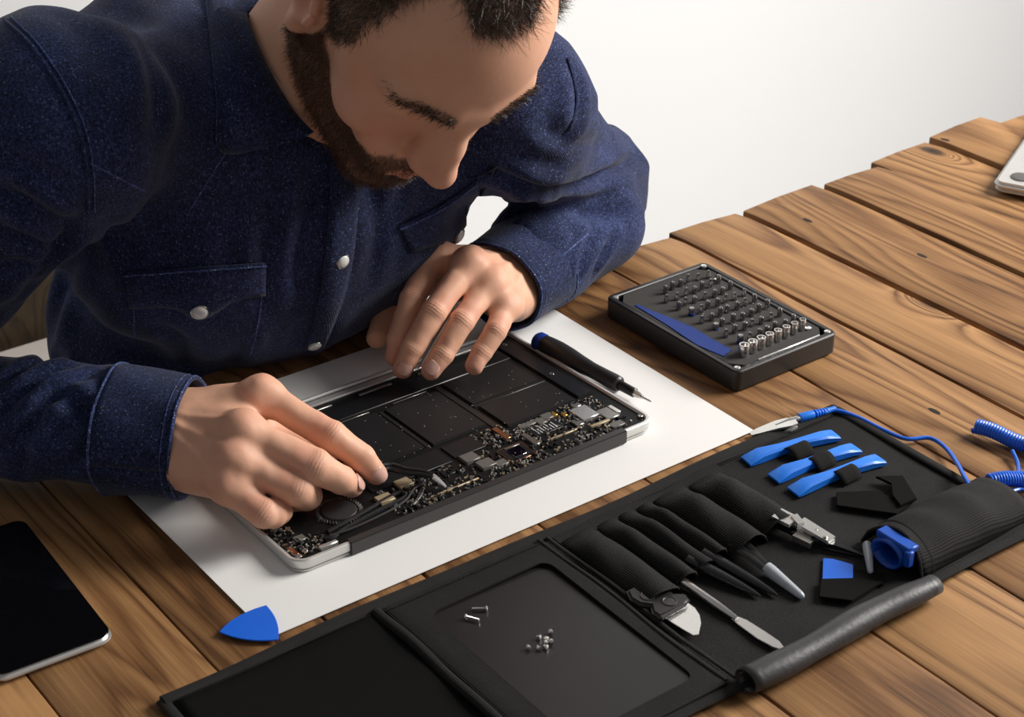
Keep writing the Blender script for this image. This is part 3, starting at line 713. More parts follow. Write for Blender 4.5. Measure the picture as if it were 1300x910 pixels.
        for i in range(4):
            for k in range(4): m = (k+1) % 4; F.append((i*4+k, i*4+m, (i+1)*4+m, (i+1)*4+k))
        F.append((3, 2, 1, 0)); F.append((16, 17, 18, 19)); g.add(V, F); g.build(nm, 'silver', t, False)
    # loose screws on the magnetic sheet
    def screw(px, py, L, rz, tilt, lab, grp):
        c = at(px, py, .0075); d = np.array([math.cos(rz)*math.cos(tilt), math.sin(rz)*math.cos(tilt), math.sin(tilt)])
        t = thing('screw', lab, 'screw', (c[0], c[1], .0059), grp); z0 = .0059+.0016+max(0, 0)
        base = np.array([c[0], c[1], z0])
        if tilt > .6: base[2] = .0060; 
        g = G(); g.lathe([(0, .0012), (.0004, .0017), (.0011, .0017), (.0014, .0012)], base, base+d, 12) if tilt <= .6 else g.lathe([(0, .0012), (.0004, .0018), (.0010, .0018), (.0013, .0008)], base+d*L, base+d*(L+1), 12)
        g.build('head', 'silver', t); g = G(); pr = []
        n = max(3, int(L/.0007))
        for i in range(n): pr += [(.0012+(L-.0012)*i/n, .00075), (.0012+(L-.0012)*(i+.5)/n, .00105)]
        if tilt > .6: pr = [(p[0]-.0012, p[1]) for p in pr]
        g.lathe(pr, base, base+d, 10); g.build('thread', 'steel', t)
    screw(590, 782, .0105, -1.05, 0, 'long thin steel screw lying on the black sheet, smooth shank', 'long screws on the magnetic sheet')
    screw(619, 772, .0105, 2.55, 0, 'long thin steel screw lying on the black sheet, coarse thread', 'long screws on the magnetic sheet')
    for px, py, rz, ti in ((671, 823, 1.2, 0), (681, 822, -.6, 0), (687, 809, 2.2, 0), (693, 814, .3, 1.5), (699, 803, 1.0, 0), (699, 813, -1.9, 0), (695, 822, 1.9, 0)):
        screw(px, py, .0032, rz, ti, 'tiny steel screw standing upright in the small heap on the black sheet' if ti > 1 else 'tiny steel screw lying in the small heap on the black sheet', 'small screws on the magnetic sheet')
build_roll_tools()

# ================================================================ tools in the hands
def build_held():
    t = thing('bent_tweezers', 'fine dark tweezers with bent tips pinched in the right hand over the boards', 'tweezers', (.15, .09, .012))
    base = [at(418, 585, .030), at(450, 592, .027), at(480, 594, .0235), at(497, 593, .0215), at(515, 598, .0200), at(535, 600, .0190), at(548, 604, .0180), at(558, 611, .0162), at(566, 618, .0140)]
    Q = spline(base, 6); n = len(Q)
    for s in (-1, 1):
        P = []
        for i, q in enumerate(Q): k = i/(n-1); P.append(q+np.array([.6, .8, 0])*s*(.0030*(1-k)**.7+.0004))
        g = G(); rr = np.interp(np.linspace(0, 1, n), [0, .45, .8, 1], [.0022, .0019, .0014, .0007]); m = int(n*.76)
        a = G(); a.tube(P[:m+1], list(rr[:m+1]), 8); a.build('arm', 'black_gloss', t); b = G(); b.tube(P[m:], list(rr[m:]), 8); b.build('tip', 'silver', t)
    g = G(); a, b = at(572, 397, .052), at(531, 468, .0185); d = nrm(b-a)
    g.lathe([(-.03, .0011), (0, .0011), (np.linalg.norm(b-a)-.006, .0011), (np.linalg.norm(b-a), .0003)], a, b, 10)
    o = g.build('steel_pick', 'silver', loc=(*b[:2], b[2])); _meta(o, 'thin bright steel pick held between the fingers of the left hand', 'pick')
build_held()

# ================================================================ bit set
def build_kit():
    X0, X1, Y0, Y1, H = .4475, .5590, .0505, .2125, .0195
    plain('foam', (.036, .033, .031), .9, var=.15, vs=300, bump=.4, bs=1200, bd=.0006)
    t = thing('bit_case', 'flat black bit case with grey foam insert standing on the planks', 'bit case', ((X0+X1)/2, (Y0+Y1)/2, .0008))
    def loop(i, r, z): return [(*p, z) for p in rrect(X0+i, Y0+i, X1-i, Y1-i, max(.0008, r-i), 5)]
    L = [loop(.0015, .006, .0010), loop(.0, .006, .0022), loop(.0, .006, H-.0012), loop(.0010, .006, H), loop(.0045, .006, H), loop(.0052, .006, H-.0008), loop(.0054, .006, H-.0034)]
    n = len(L[0]); V = [p for l in L for p in l]; F = []
    for j in range(len(L)-1):
        for i in range(n): k = (i+1) % n; F.append((j*n+i, j*n+k, (j+1)*n+k, (j+1)*n+i))
    F.append(tuple(range(n-1, -1, -1)))
    case = raw('case', V, F, 'case_black', t, True, None, 30)
    # foam insert with a long slot for the flat tool
    sx0, sx1 = .4610, .4745
    bevc = [(X0+.0055, Y0+.016), (X0+.015, Y0+.0055), (X1-.015, Y0+.0055), (X1-.0055, Y0+.016), (X1-.0055, Y1-.016), (X1-.015, Y1-.0055), (X0+.015, Y1-.0055), (X0+.0055, Y1-.016)]
    g = G(); g.prism(bevc, H-.0050, H-.0008, .0006); g.build('foam_insert', 'foam', t)
    g = G(); g.prism([(X1-.0100, Y0+.030), (X1-.0062, Y0+.030), (X1-.0062, Y1-.026), (X1-.0100, Y1-.026)], H-.002, H+.0004, .0004); g.build('rail', 'satin_black', t)
    for x, y in ((X0+.0062, Y0+.0062), (X1-.0062, Y0+.0062), (X0+.0062, Y1-.0062), (X1-.0062, Y1-.0062)):
        g = G(); g.lathe([(-.002, .0026), (.0002, .0026), (.0006, .0020)], (x, y, H), (x, y, H+1), 14); g.build('corner_magnet', 'silver', t)
    for x, y, w, d in ((X1-.0150, Y0+.0190, .0050, .0035), (X1-.0150, Y1-.0330, .0050, .0035)):
        g = G(); g.box((x, y, H+.0003), (w, d, .0014), .0003); g.build('latch_plate', 'silver', t)
    g = G(); g.box(((X0+X1)/2+.006, Y0+.0052, H+.0002), (.068, .0014, .0012), .0004); g.build('edge_glare', 'silver', t)  # bright strip standing in for glare along the near bevel
    # flat blue tool lying in its slot
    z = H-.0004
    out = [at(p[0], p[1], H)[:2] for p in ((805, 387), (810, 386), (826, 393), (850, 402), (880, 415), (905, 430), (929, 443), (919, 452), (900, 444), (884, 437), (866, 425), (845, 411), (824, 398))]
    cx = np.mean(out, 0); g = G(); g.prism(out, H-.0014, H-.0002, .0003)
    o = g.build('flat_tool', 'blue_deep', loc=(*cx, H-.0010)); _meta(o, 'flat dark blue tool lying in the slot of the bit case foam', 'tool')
    # bits standing in the foam: three shapes
    def bit(kind, label, grp):
        t = thing('screwdriver_bit', label, 'bit', (0, 0, 0), grp); g = G()
        g.lathe([(0, .0025), (.0040, .0025), (.0046, .0020)], (0, 0, 0), (0, 0, 1), 6); g.build('hex_shank', 'bit_steel', t); g = G()
        if kind == 0: g.lathe([(.0044, .0021), (.0100, .0021), (.0116, .0018), (.0122, .0009)], (0, 0, 0), (0, 0, 1), 10)
        elif kind == 1: g.lathe([(.0044, .0020), (.0080, .0020), (.0090, .0014), (.0118, .0013), (.0122, .0006)], (0, 0, 0), (0, 0, 1), 10)
        else: g.lathe([(.0044, .0024), (.0096, .0026), (.0106, .0022), (.0108, .0010)], (0, 0, 0), (0, 0, 1), 10)
        g.build('tip', 'bit_steel', t)
        if kind == 2: g = G(); g.lathe([(.0036, .0028), (.0056, .0028)], (0, 0, 0), (0, 0, 1), 12); g.build('collar', 'blue_deep', t)
        return t
    protos = [bit(0, 'x', 'screwdriver bits in the bit case'), bit(1, 'x', 'screwdriver bits in the bit case'), bit(2, 'x', 'screwdriver bits in the bit case')]
    used = [False]*3; r = np.random.RandomState(21)
    ORD = ['first', 'second', 'third', 'fourth', 'fifth', 'sixth', 'seventh', 'eighth']
    KIND = ['blunt steel bit', 'stepped steel bit', 'blue-collared steel bit']
    for row in range(8):
        y = .0850+.0148*row
        for c in range(7):
            x = .4830+.0098*c-.0014*(row % 2)
            if row == 7 and c < 1: continue
            k = r.choice([0, 0, 1, 1, 0])
            if (row, c) in ((0, 0), (2, 0), (4, 0)): k = 2
            x += r.uniform(-.0012, .0012); yy = y+r.uniform(-.0016, .0016); z = H-.0040-r.uniform(0, .0026)
            lab = '%s, %s row from the nut sockets, %s from the blue tool' % (KIND[k], ORD[row], ORD[c])
            if not used[k]: protos[k].location = (x, yy, z); protos[k]['label'] = lab; used[k] = True
            else: dup(protos[k], (x, yy, z), r.uniform(0, 1), lab)
    # nut sockets
    s0 = None
    for c in range(8):
        x, y, z = .4720+.0096*c, .0690+.0004*c, H-.0012; rr = .0044-.00022*c
        t = thing('nut_socket', 'hollow steel nut socket, %s in its row from the blue tool' % ORD[c], 'socket', (x, y, z), 'nut sockets in the bit case')
        g = G(); g.lathe([(0, rr*.98), (.0095, rr), (.0104, rr*.94), (.0104, rr*.70), (.0070, rr*.66), (.0068, .0004)], (x, y, z), (x, y, z+1), 18); g.build('sleeve', 'steel', t)
build_kit()

# ================================================================ implicit surfaces (smooth unions meshed with surface nets)
class Vol:
    def __init__(s, lo, hi, h, margin=.03):
        s.lo = np.array(lo, float); s.h = h; s.mg = margin
        n = np.ceil((np.array(hi)-s.lo)/h).astype(int)+1
        s.ax = [(s.lo[i]+h*np.arange(n[i])).astype(np.float32) for i in range(3)]
        s.D = np.full(n, 1.0, np.float32)
    def sl(s, lo, hi):
        a = np.clip(((np.asarray(lo)-s.mg-s.lo)/s.h).astype(int), 0, np.array(s.D.shape)-1)
        b = np.clip(((np.asarray(hi)+s.mg-s.lo)/s.h).astype(int)+2, 1, np.array(s.D.shape))
        return tuple(slice(a[i], b[i]) for i in range(3))
    def xyz(s, sl):
        return s.ax[0][sl[0]][:, None, None], s.ax[1][sl[1]][None, :, None], s.ax[2][sl[2]][None, None, :]
    def put(s, prim, k=.0, sub=False):
        fn, lo, hi = prim; sl = s.sl(lo, hi); d = fn(*s.xyz(sl)); a = s.D[sl]
        kk = k(*s.xyz(sl)) if callable(k) else k
        if sub:
            d = -d
            if np.isscalar(kk) and kk <= 0: s.D[sl] = np.maximum(a, d)
            else:
                hh = np.maximum(kk-np.abs(a-d), 0); s.D[sl] = np.maximum(a, d)+hh*hh/(4*kk)
        else:
            if np.isscalar(kk) and kk <= 0: s.D[sl] = np.minimum(a, d)
            else:
                hh = np.maximum(kk-np.abs(a-d), 0); s.D[sl] = np.minimum(a, d)-hh*hh/(4*kk)
        return s
    def ell(s, c, r, k=.01, R=None, sub=False): return s.put(p_ell(c, r, R), k, sub)
    def cone(s, a, b, ra, rb, k=.01, sub=False): return s.put(p_cone(a, b, ra, rb), k, sub)
    def mesh(s, smooth=1):
        D = s.D; S = D < 0; n = D.shape
        cnt = np.zeros((n[0]-1, n[1]-1, n[2]-1), np.uint8)
        for dx in (0, 1):
            for dy in (0, 1):
                for dz in (0, 1): cnt += S[dx:n[0]-1+dx, dy:n[1]-1+dy, dz:n[2]-1+dz]
        act = (cnt > 0) & (cnt < 8); ii = np.argwhere(act); idx = np.full(cnt.shape, -1, np.int64); idx[act] = np.arange(len(ii))
        acc = np.zeros((len(ii), 3)); w = np.zeros(len(ii))
        cs = [(a, b, c) for a in (0, 1) for b in (0, 1) for c in (0, 1)]
        for c0 in cs:
            for ax in range(3):
                if c0[ax]: continue
                c1 = list(c0); c1[ax] = 1
                a = D[ii[:, 0]+c0[0], ii[:, 1]+c0[1], ii[:, 2]+c0[2]]; b = D[ii[:, 0]+c1[0], ii[:, 1]+c1[1], ii[:, 2]+c1[2]]
                m = (a < 0) != (b < 0); t = a[m]/(a[m]-b[m]); p = np.tile(np.array(c0, float), (m.sum(), 1)); p[:, ax] += t
                acc[m] += p; w[m] += 1
        V = s.lo+s.h*(ii+acc/w[:, None])
        F = []
        for ax in range(3):
            o1, o2 = (ax+1) % 3, (ax+2) % 3
            sa = [slice(None)]*3; sb = [slice(None)]*3
            sa[ax] = slice(0, -1); sb[ax] = slice(1, None)
            for o in (o1, o2): sa[o] = slice(1, -1); sb[o] = slice(1, -1)
            A = S[tuple(sa)]; B = S[tuple(sb)]
            e = np.argwhere(A != B)
            if not len(e): continue
            inside = A[e[:, 0], e[:, 1], e[:, 2]]
            add = np.zeros(3, int); add[o1] = 1; add[o2] = 1; e = e+add
            def cell(d1, d2):
                q = e.copy(); q[:, o1] += d1; q[:, o2] += d2; return idx[q[:, 0], q[:, 1], q[:, 2]]
            q = np.stack([cell(-1, -1), cell(0, -1), cell(0, 0), cell(-1, 0)], 1)
            q[~inside] = q[~inside][:, ::-1]; F.append(q)
        F = np.vstack(F)
        for _ in range(smooth): V = lap(V, F, .5)
        return V, F
def lap(V, F, f=.5, mask=None):
    a = F.ravel(); b = np.roll(F, -1, 1).ravel(); n = len(V)
    cnt = np.bincount(a, minlength=n)+np.bincount(b, minlength=n)
    out = np.empty_like(V)
    for k in range(3):
        out[:, k] = np.bincount(a, V[b, k], n)+np.bincount(b, V[a, k], n)
    out /= np.maximum(cnt, 1)[:, None]
    return V+(out-V)*(f if mask is None else f*mask[:, None])
def vnormals(V, F):
    fn = np.cross(V[F[:, 2]]-V[F[:, 0]], V[F[:, 3]]-V[F[:, 1]]); N = np.zeros_like(V)
    for j in range(F.shape[1]):
        for k in range(3): N[:, k] += np.bincount(F[:, j], fn[:, k], len(V))
    return N/(np.linalg.norm(N, axis=1)[:, None]+1e-12)
def p_ell(c, r, R=None):
    c = np.asarray(c, float); r = np.asarray(r, float)
    def fn(X, Y, Z):
        x, y, z = X-c[0], Y-c[1], Z-c[2]
        if R is not None: x, y, z = [R[0][i]*x+R[1][i]*y+R[2][i]*z for i in range(3)]
        k0 = np.sqrt((x/r[0])**2+(y/r[1])**2+(z/r[2])**2); k1 = np.sqrt((x/r[0]**2)**2+(y/r[1]**2)**2+(z/r[2]**2)**2)
        return (k0*(k0-1)/np.maximum(k1, 1e-6)).astype(np.float32)
    m = max(r) if R is not None else r
    return fn, c-m, c+m
def p_cone(a, b, ra, rb):
    a = np.asarray(a, float); b = np.asarray(b, float); ba = b-a; L = ba@ba
    def fn(X, Y, Z):
        x, y, z = X-a[0], Y-a[1], Z-a[2]; t = np.clip((x*ba[0]+y*ba[1]+z*ba[2])/L, 0, 1)
        return (np.sqrt((x-t*ba[0])**2+(y-t*ba[1])**2+(z-t*ba[2])**2)-(ra+(rb-ra)*t)).astype(np.float32)
    m = max(ra, rb); return fn, np.minimum(a, b)-m, np.maximum(a, b)+m
def hash3(i, j, k):
    h = (i*374761393+j*668265263+k*2147483647*3+k*974634269) & 0xffffffff
    h = ((h ^ (h >> 13))*1274126177) & 0xffffffff
    return ((h ^ (h >> 16)) & 0xffff)/65535.0
def vnoise(P):
    """smooth value noise, -1..1"""
    P = np.asarray(P, float); I = np.floor(P).astype(np.int64); f = P-I; f = f*f*f*(f*(f*6-15)+10); out = 0
    for a in (0, 1):
        for b in (0, 1):
            for c in (0, 1):
                w = (f[:, 0] if a else 1-f[:, 0])*(f[:, 1] if b else 1-f[:, 1])*(f[:, 2] if c else 1-f[:, 2])
                out = out+w*hash3(I[:, 0]+a, I[:, 1]+b, I[:, 2]+c)
    return out*2-1
def fastmesh(name, V, F, mat, parent, col=None, off=None):
    """quad mesh from arrays, with an optional per-vertex pigment attribute"""
    off = OFF[parent] if off is None else np.asarray(off)
    me = bpy.data.meshes.new(name); n, m, k = len(V), len(F), F.shape[1]
    me.vertices.add(n); me.vertices.foreach_set('co', (V-off).astype(np.float32).ravel())
    me.loops.add(m*k); me.loops.foreach_set('vertex_index', F.astype(np.int32).ravel())
    me.polygons.add(m); me.polygons.foreach_set('loop_start', np.arange(0, m*k, k, dtype=np.int32))
    me.polygons.foreach_set('loop_total', np.full(m, k, np.int32))
    me.polygons.foreach_set('use_smooth', np.ones(m, bool))
    me.update(calc_edges=True); me.validate()
    if col is not None:
        a = me.color_attributes.new('pigment', 'FLOAT_COLOR', 'POINT')
        c4 = np.ones((n, 4), np.float32); c4[:, :col.shape[1]] = col; a.data.foreach_set('color', c4.ravel())
    o = bpy.data.objects.new(name, me); COL.objects.link(o); me.materials.append(MATS[mat])
    if parent is not None: o.parent = parent
    else: o.location = off
    OFF[o] = off
    return o

# ---------------------------------------------------------------- skin, hair and denim
def mat_skin():
    t = NT('skin'); c = t.coord()
    at_ = t.add('ShaderNodeAttribute', attribute_name='pigment'); sp = t.add('ShaderNodeSeparateColor'); t.link(at_.outputs['Color'], sp.inputs[0])
    base = t.mix(t.noise(c, 55, 4, .6), (.68, .36, .235), (.78, .45, .31))
    base = t.mix(t.math('MULTIPLY', sp.outputs[0], .75), base, (.60, .235, .165))       # redder: knuckles, nose, lips
    base = t.mix(t.math('MULTIPLY', sp.outputs[1], .80), base, (.075, .040, .024))      # under hair and beard
    freck = t.math('GREATER_THAN', t.noise(c, 420, 1), .73)
    base = t.mix(t.math('MULTIPLY', freck, .18), base, (.30, .12, .06))
    nm = t.bump(t.noise(c, 1500, 3, .6), .16, .0004)
    nm = t.bump(t.noise(c, 260, 3, .6), .16, .0008, nm)
    MATS['skin'] = t.out(col=base, rough=.54, normal=nm, spec=.36, sss=.16, sssr=(.012, .0045, .0022), ssss=.6)
mat_skin()
plain('nail', (.62, .37, .30), .25, var=.06, spec=.5)
def mat_hair(name, a, b):
    t = NT(name); c = t.coord(); col = t.mix(t.noise(c, 320, 2), a, b)
    MATS[name] = t.out(col=col, rough=.42, spec=.5)
mat_hair('hair', (.018, .012, .008), (.105, .068, .046)); mat_hair('beard', (.026, .013, .007), (.15, .068, .028))
def mat_denim(name, dark, blue, pale, fl=.90):
    t = NT(name); c = t.coord()
    big = t.noise(c, 14, 3, .6); n1 = t.noise(t.mapv(c, (1, 1, .45)), 780, 2, .7); n2 = t.noise(t.mapv(c, (.35, 1, 1.5), rot=(.5, .3, .8)), 900, 2, .7)
    v = t.math('ADD', t.math('MULTIPLY', n1, .6), t.math('MULTIPLY', n2, .4))
    v = t.math('ADD', v, t.math('MULTIPLY', t.math('SUBTRACT', big, .5), .25))
    col = t.ramp(v, [(.36, dark), (.51, blue), (.66, tuple(x*2.6+.012 for x in blue))])
    vo = t.add('ShaderNodeTexVoronoi'); t.link(c, vo.inputs['Vector']); vo.inputs['Scale'].default_value = 560
    sp = t.add('ShaderNodeSeparateColor'); t.link(vo.outputs['Color'], sp.inputs[0])
    fk = t.math('MULTIPLY', t.math('GREATER_THAN', sp.outputs[0], fl), t.math('LESS_THAN', vo.outputs['Distance'], .34))
    col = t.mix(t.math('MULTIPLY', fk, .75), col, pale)
    w = t.add('ShaderNodeTexWave', bands_direction='DIAGONAL'); t.link(c, w.inputs['Vector']); w.inputs['Scale'].default_value = 330; w.inputs['Distortion'].default_value = 1.5
    nm = t.bump(t.math('ADD', v, t.math('MULTIPLY', w.outputs['Fac'], .5)), .45, .0006)
    MATS[name] = t.out(col=col, rough=.85, normal=nm, spec=.15, sheen=.10)
mat_denim('denim', (.0036, .0052, .0132), (.0165, .0250, .074), (.13, .17, .28))
mat_denim('denim_edge', (.012, .020, .060), (.050, .075, .20), (.40, .45, .60), .80)
mat_denim('trouser', (.004, .005, .010), (.010, .013, .028), (.06, .07, .1), .97)
plain('snap_pearl', (.78, .77, .74), .18, var=.06, coat=.6)
plain('snap_metal', (.55, .53, .50), .25, 1.0)
plain('shoe_leather', (.03, .018, .011), .4)

# ---------------------------------------------------------------- pose (table coordinates)
NECK = np.array([.196, .300, .225])
SHL, SHR = np.array([.372, .245, .195]), np.array([.010, .275, .262])
ELL, ELR = np.array([.545, .358, .044]), np.array([-.146, .375, .052])
WRL, WRR = np.array([.378, .252, .040]), np.array([.029, .188, .050])
HC = np.array([.2425, .1885, .3222])                       # between the ears
def _rot(ax, a):
    return np.array(Matrix.Rotation(a, 3, ax))
HR = _rot('Z', -.2235) @ _rot('X', .885) @ _rot('Y', .19) @ np.diag([1., -1., 1.])
def head_w(P): return np.asarray(P) @ HR.T+HC
def head_l(P): return (np.asarray(P)-HC) @ HR

PERSON = thing('person', 'dark-haired bearded man in a dark blue denim shirt bent over the open laptop', 'person', (.20, .62, -.75))

# ---------------------------------------------------------------- head (built in head axes: l left, f forward, u up)
def build_head():
    nb = head_l(NECK+np.array([0, .02, -.03]))
    v = Vol((-.105, -.16, -.20), (.105, .135, .142), .0019)
    v.ell((0, -.010, .043), (.0765, .098, .086), .0)
    v.ell((0, .030, .052), (.064, .0625, .056), .03)
    v.ell((0, .040, -.022), (.056, .050, .074), .03)
    v.cone((0, -.038, -.02), nb, .053, .062, .03)
    for s in (-1, 1):
        v.cone((s*.046, .006, -.050), (s*.015, .078, -.092), .014, .014, .026)
        v.cone((s*.056, .004, -.010), (s*.046, .006, -.050), .015, .014, .02)
        v.ell((s*.046, .064, -.012), (.022, .022, .017), .02)
        v.cone((s*.012, .0935, .036), (s*.046, .079, .038), .0105, .0095, .014)
        v.cone((s*.060, .030, .050), (s*.057, .045, .015), .012, .010, .02)
        v.ell((s*.034, .104, .019), (.019, .018, .0125), .012, sub=True)
        v.ell((s*.033, .0735, .0150), (.0155, .0135, .0120), .004)
        v.cone((s*.030, .083, -.035), (s*.020, .092, -.052), .013, .012, .02)
    v.ell((0, .081, -.093), (.023, .018, .018), .016)
    v.ell((0, .083, -.055), (.030, .019, .026), .018)
    # nose
    v.cone((0, .0935, .034), (0, .1075, .004), .0078, .0095, .012)
    v.cone((0, .1075, .004), (0, .1200, -.0165), .0092, .0098, .008)
    for s in (-1, 1): v.cone((s*.008, .0945, .012), (s*.0095, .1050, -.0165), .0070, .0078, .010)
    v.ell((0, .1190, -.0180), (.0108, .0105, .0095), .006)
    for s in (-1, 1):
        v.ell((s*.0120, .1065, -.0215), (.0072, .0105, .0072), .009)
        v.ell((s*.0066, .1120, -.0295), (.0042, .0065, .0040), .003, sub=True)
    # lips
    v.cone((-.020, .0935, -.0530), (0, .1035, -.0510), .0035, .0050, .006); v.cone((.020, .0935, -.0530), (0, .1035, -.0510), .0035, .0050, .006)
    v.cone((-.017, .0925, -.0600), (0, .1005, -.0625), .0035, .0060, .006); v.cone((.017, .0925, -.0600), (0, .1005, -.0625), .0035, .0060, .006)
    v.cone((-.022, .0960, -.0565), (0, .1075, -.0562), .0012, .0014, .003, sub=True); v.cone((.022, .0960, -.0565), (0, .1075, -.0562), .0012, .0014, .003, sub=True)
    # ears
    for s in (-1, 1):
        v.ell((s*.0755, -.006, .004), (.0055, .0165, .029), .006)
        v.ell((s*.0760, -.0005, -.0255), (.0060, .0085, .0100), .006)
        c = []
        for i in range(9):
            a = math.radians(-60+i*37); c.append((s*(.081+.003*math.sin(a*.5)), -.009-.0175*math.cos(a+math.pi), .008+.0265*math.sin(a)))
        for i in range(8): v.cone(c[i], c[i+1], .0035, .0035, .004)
        v.ell((s*.0835, .0005, .002), (.0075, .0095, .0150), .004, sub=True)
        v.ell((s*.0800, .0105, .0005), (.004, .0035, .0060), .004)
    V, F = v.mesh(2)
    V = V[:]; l, f, u = V.T; al = np.abs(l)
    # pigment: r = redness, g = hair or beard root
    red = np.exp(-((l/.016)**2+((f-.117)/.016)**2+((u+.022)/.016)**2))*.8
    red += np.exp(-(((al-.047)/.02)**2+((u+.012)/.018)**2))*(f > .03)*.5
    lip = (al < .024) & (np.abs(u+.0568) < .0105-.004*(al/.024)**2) & (f > .088)
    red = np.maximum(red, lip*.8)
    red += np.exp(-(((al-.083)/.01)**2+((u)/.04)**2+((f+.01)/.03)**2))*.5
    hm, bm_ = hair_mask(V), beard_mask(V)
    br = brow_mask(V)
    g = np.clip(np.maximum.reduce([hm*.95, bm_*.85, br*.55]), 0, 1)
    return V, F, np.stack([np.clip(red, 0, 1), g, g*0], 1)
def hair_mask(P):
    l, f, u = P.T; al = np.abs(l); nz = vnoise(P*140)*.003
    hl = .105+.020*sstep(.020, .046, al)-.020*sstep(.052, .066, al)      # receding temples
    front = sstep(-.004, .004, u-hl+nz)
    fs = np.interp(u, [-.04, -.012, .0, .02, .045, .075, .11], [.016, .017, .020, .034, .044, .040, .034])
    side = sstep(-.004, .004, fs-f+nz)*(u > -.035)*((al > .03) | (f < 0))
    m = np.maximum(front, side)
    ear = ((f+.008)/.024)**2+((u-.002)/.036)**2 < 1
    m = np.where(ear & (al > .066), 0, m)
    back = (f < -.022) & (u < -.012+(f+.022)*.35)
    return np.where(back, 0, m)
def beard_mask(P):
    l, f, u = P.T; al = np.abs(l); nz = vnoise(P*160+5)*.004
    cheek = np.interp(f, [-.02, .018, .04, .065, .088, .11], [.0, .0, -.030, -.046, -.038, -.034])
    m = sstep(-.005, .005, cheek-u+nz)*sstep(-.006, .006, f+.004+nz)*sstep(-.002, .008, u+.058+.62*np.clip(f, 0, .085))
    nose = (f > .1045) & (u > -.037)
    ala = (al < .022) & (u > -.036) & (f > .09)
    m = np.where(nose | ala, 0, m)
    lip = (al < .022) & (np.abs(u+.0568) < .0085) & (f > .085)
    m = np.where(lip, m*.15, m)
    ear = ((f+.008)/.024)**2+((u-.002)/.036)**2 < 1
    return np.where(ear & (al > .068), 0, m)
def brow_mask(P):
    l, f, u = P.T; al = np.abs(l)
    c = .0385+.0055*np.sin((al-.012)/.042*2.4); w = .0044-.0024*sstep(.028, .055, al)
    return (f > .05)*sstep(.010, .016, al)*sstep(.060, .052, al)*sstep(w+.002, w-.001, np.abs(u-c))

def strands(name, V, F, N, W, count, length, dirfn, mat, parent, width=.00022, curl=.25, seed=1, jit=.5):
    """short hairs as thin ribbons growing from the mesh; head axes in, world out"""
    rng = np.random.RandomState(seed)
    fw = W[F].mean(1); area_ = np.linalg.norm(np.cross(V[F[:, 2]]-V[F[:, 0]], V[F[:, 3]]-V[F[:, 1]]), axis=1)
    p = fw*area_; p /= p.sum(); fi = rng.choice(len(F), count, p=p)
    a, b = rng.rand(count, 1), rng.rand(count, 1); Q = F[fi]
    P = (V[Q[:, 0]]*(1-a)+V[Q[:, 1]]*a)*(1-b)+(V[Q[:, 3]]*(1-a)+V[Q[:, 2]]*a)*b
    n = N[Q[:, 0]]; d = dirfn(P, n)+rng.randn(count, 3)*jit*.5; d = d/np.linalg.norm(d, axis=1)[:, None]
    L = (length(P) if callable(length) else np.full(count, length))*rng.uniform(.6, 1.15, count)
    c = rng.randn(count, 3); c -= d*(c*d).sum(1)[:, None]; c = c/np.linalg.norm(c, axis=1)[:, None]
    side = np.cross(d, c); seg = 4; pts = []
    for i in range(seg):
        t = i/(seg-1); pts.append(P-n*.0004+d*(L*t)[:, None]+c*(L*curl*t*t)[:, None])
    VV = []; FF = []
    for i in range(seg):
        w = width*(1-.75*i/(seg-1)); VV += [pts[i]+side*w, pts[i]-side*w]
    A = np.stack(VV, 1).reshape(-1, 3)                 # count * (2*seg)
    base = np.arange(count)[:, None]*(2*seg)
    for i in range(seg-1): FF.append(base+np.array([[2*i, 2*i+1, 2*i+3, 2*i+2]]))
    o = fastmesh(name, head_w(A), np.vstack(FF), mat, parent); o['kind'] = 'stuff'
    return o

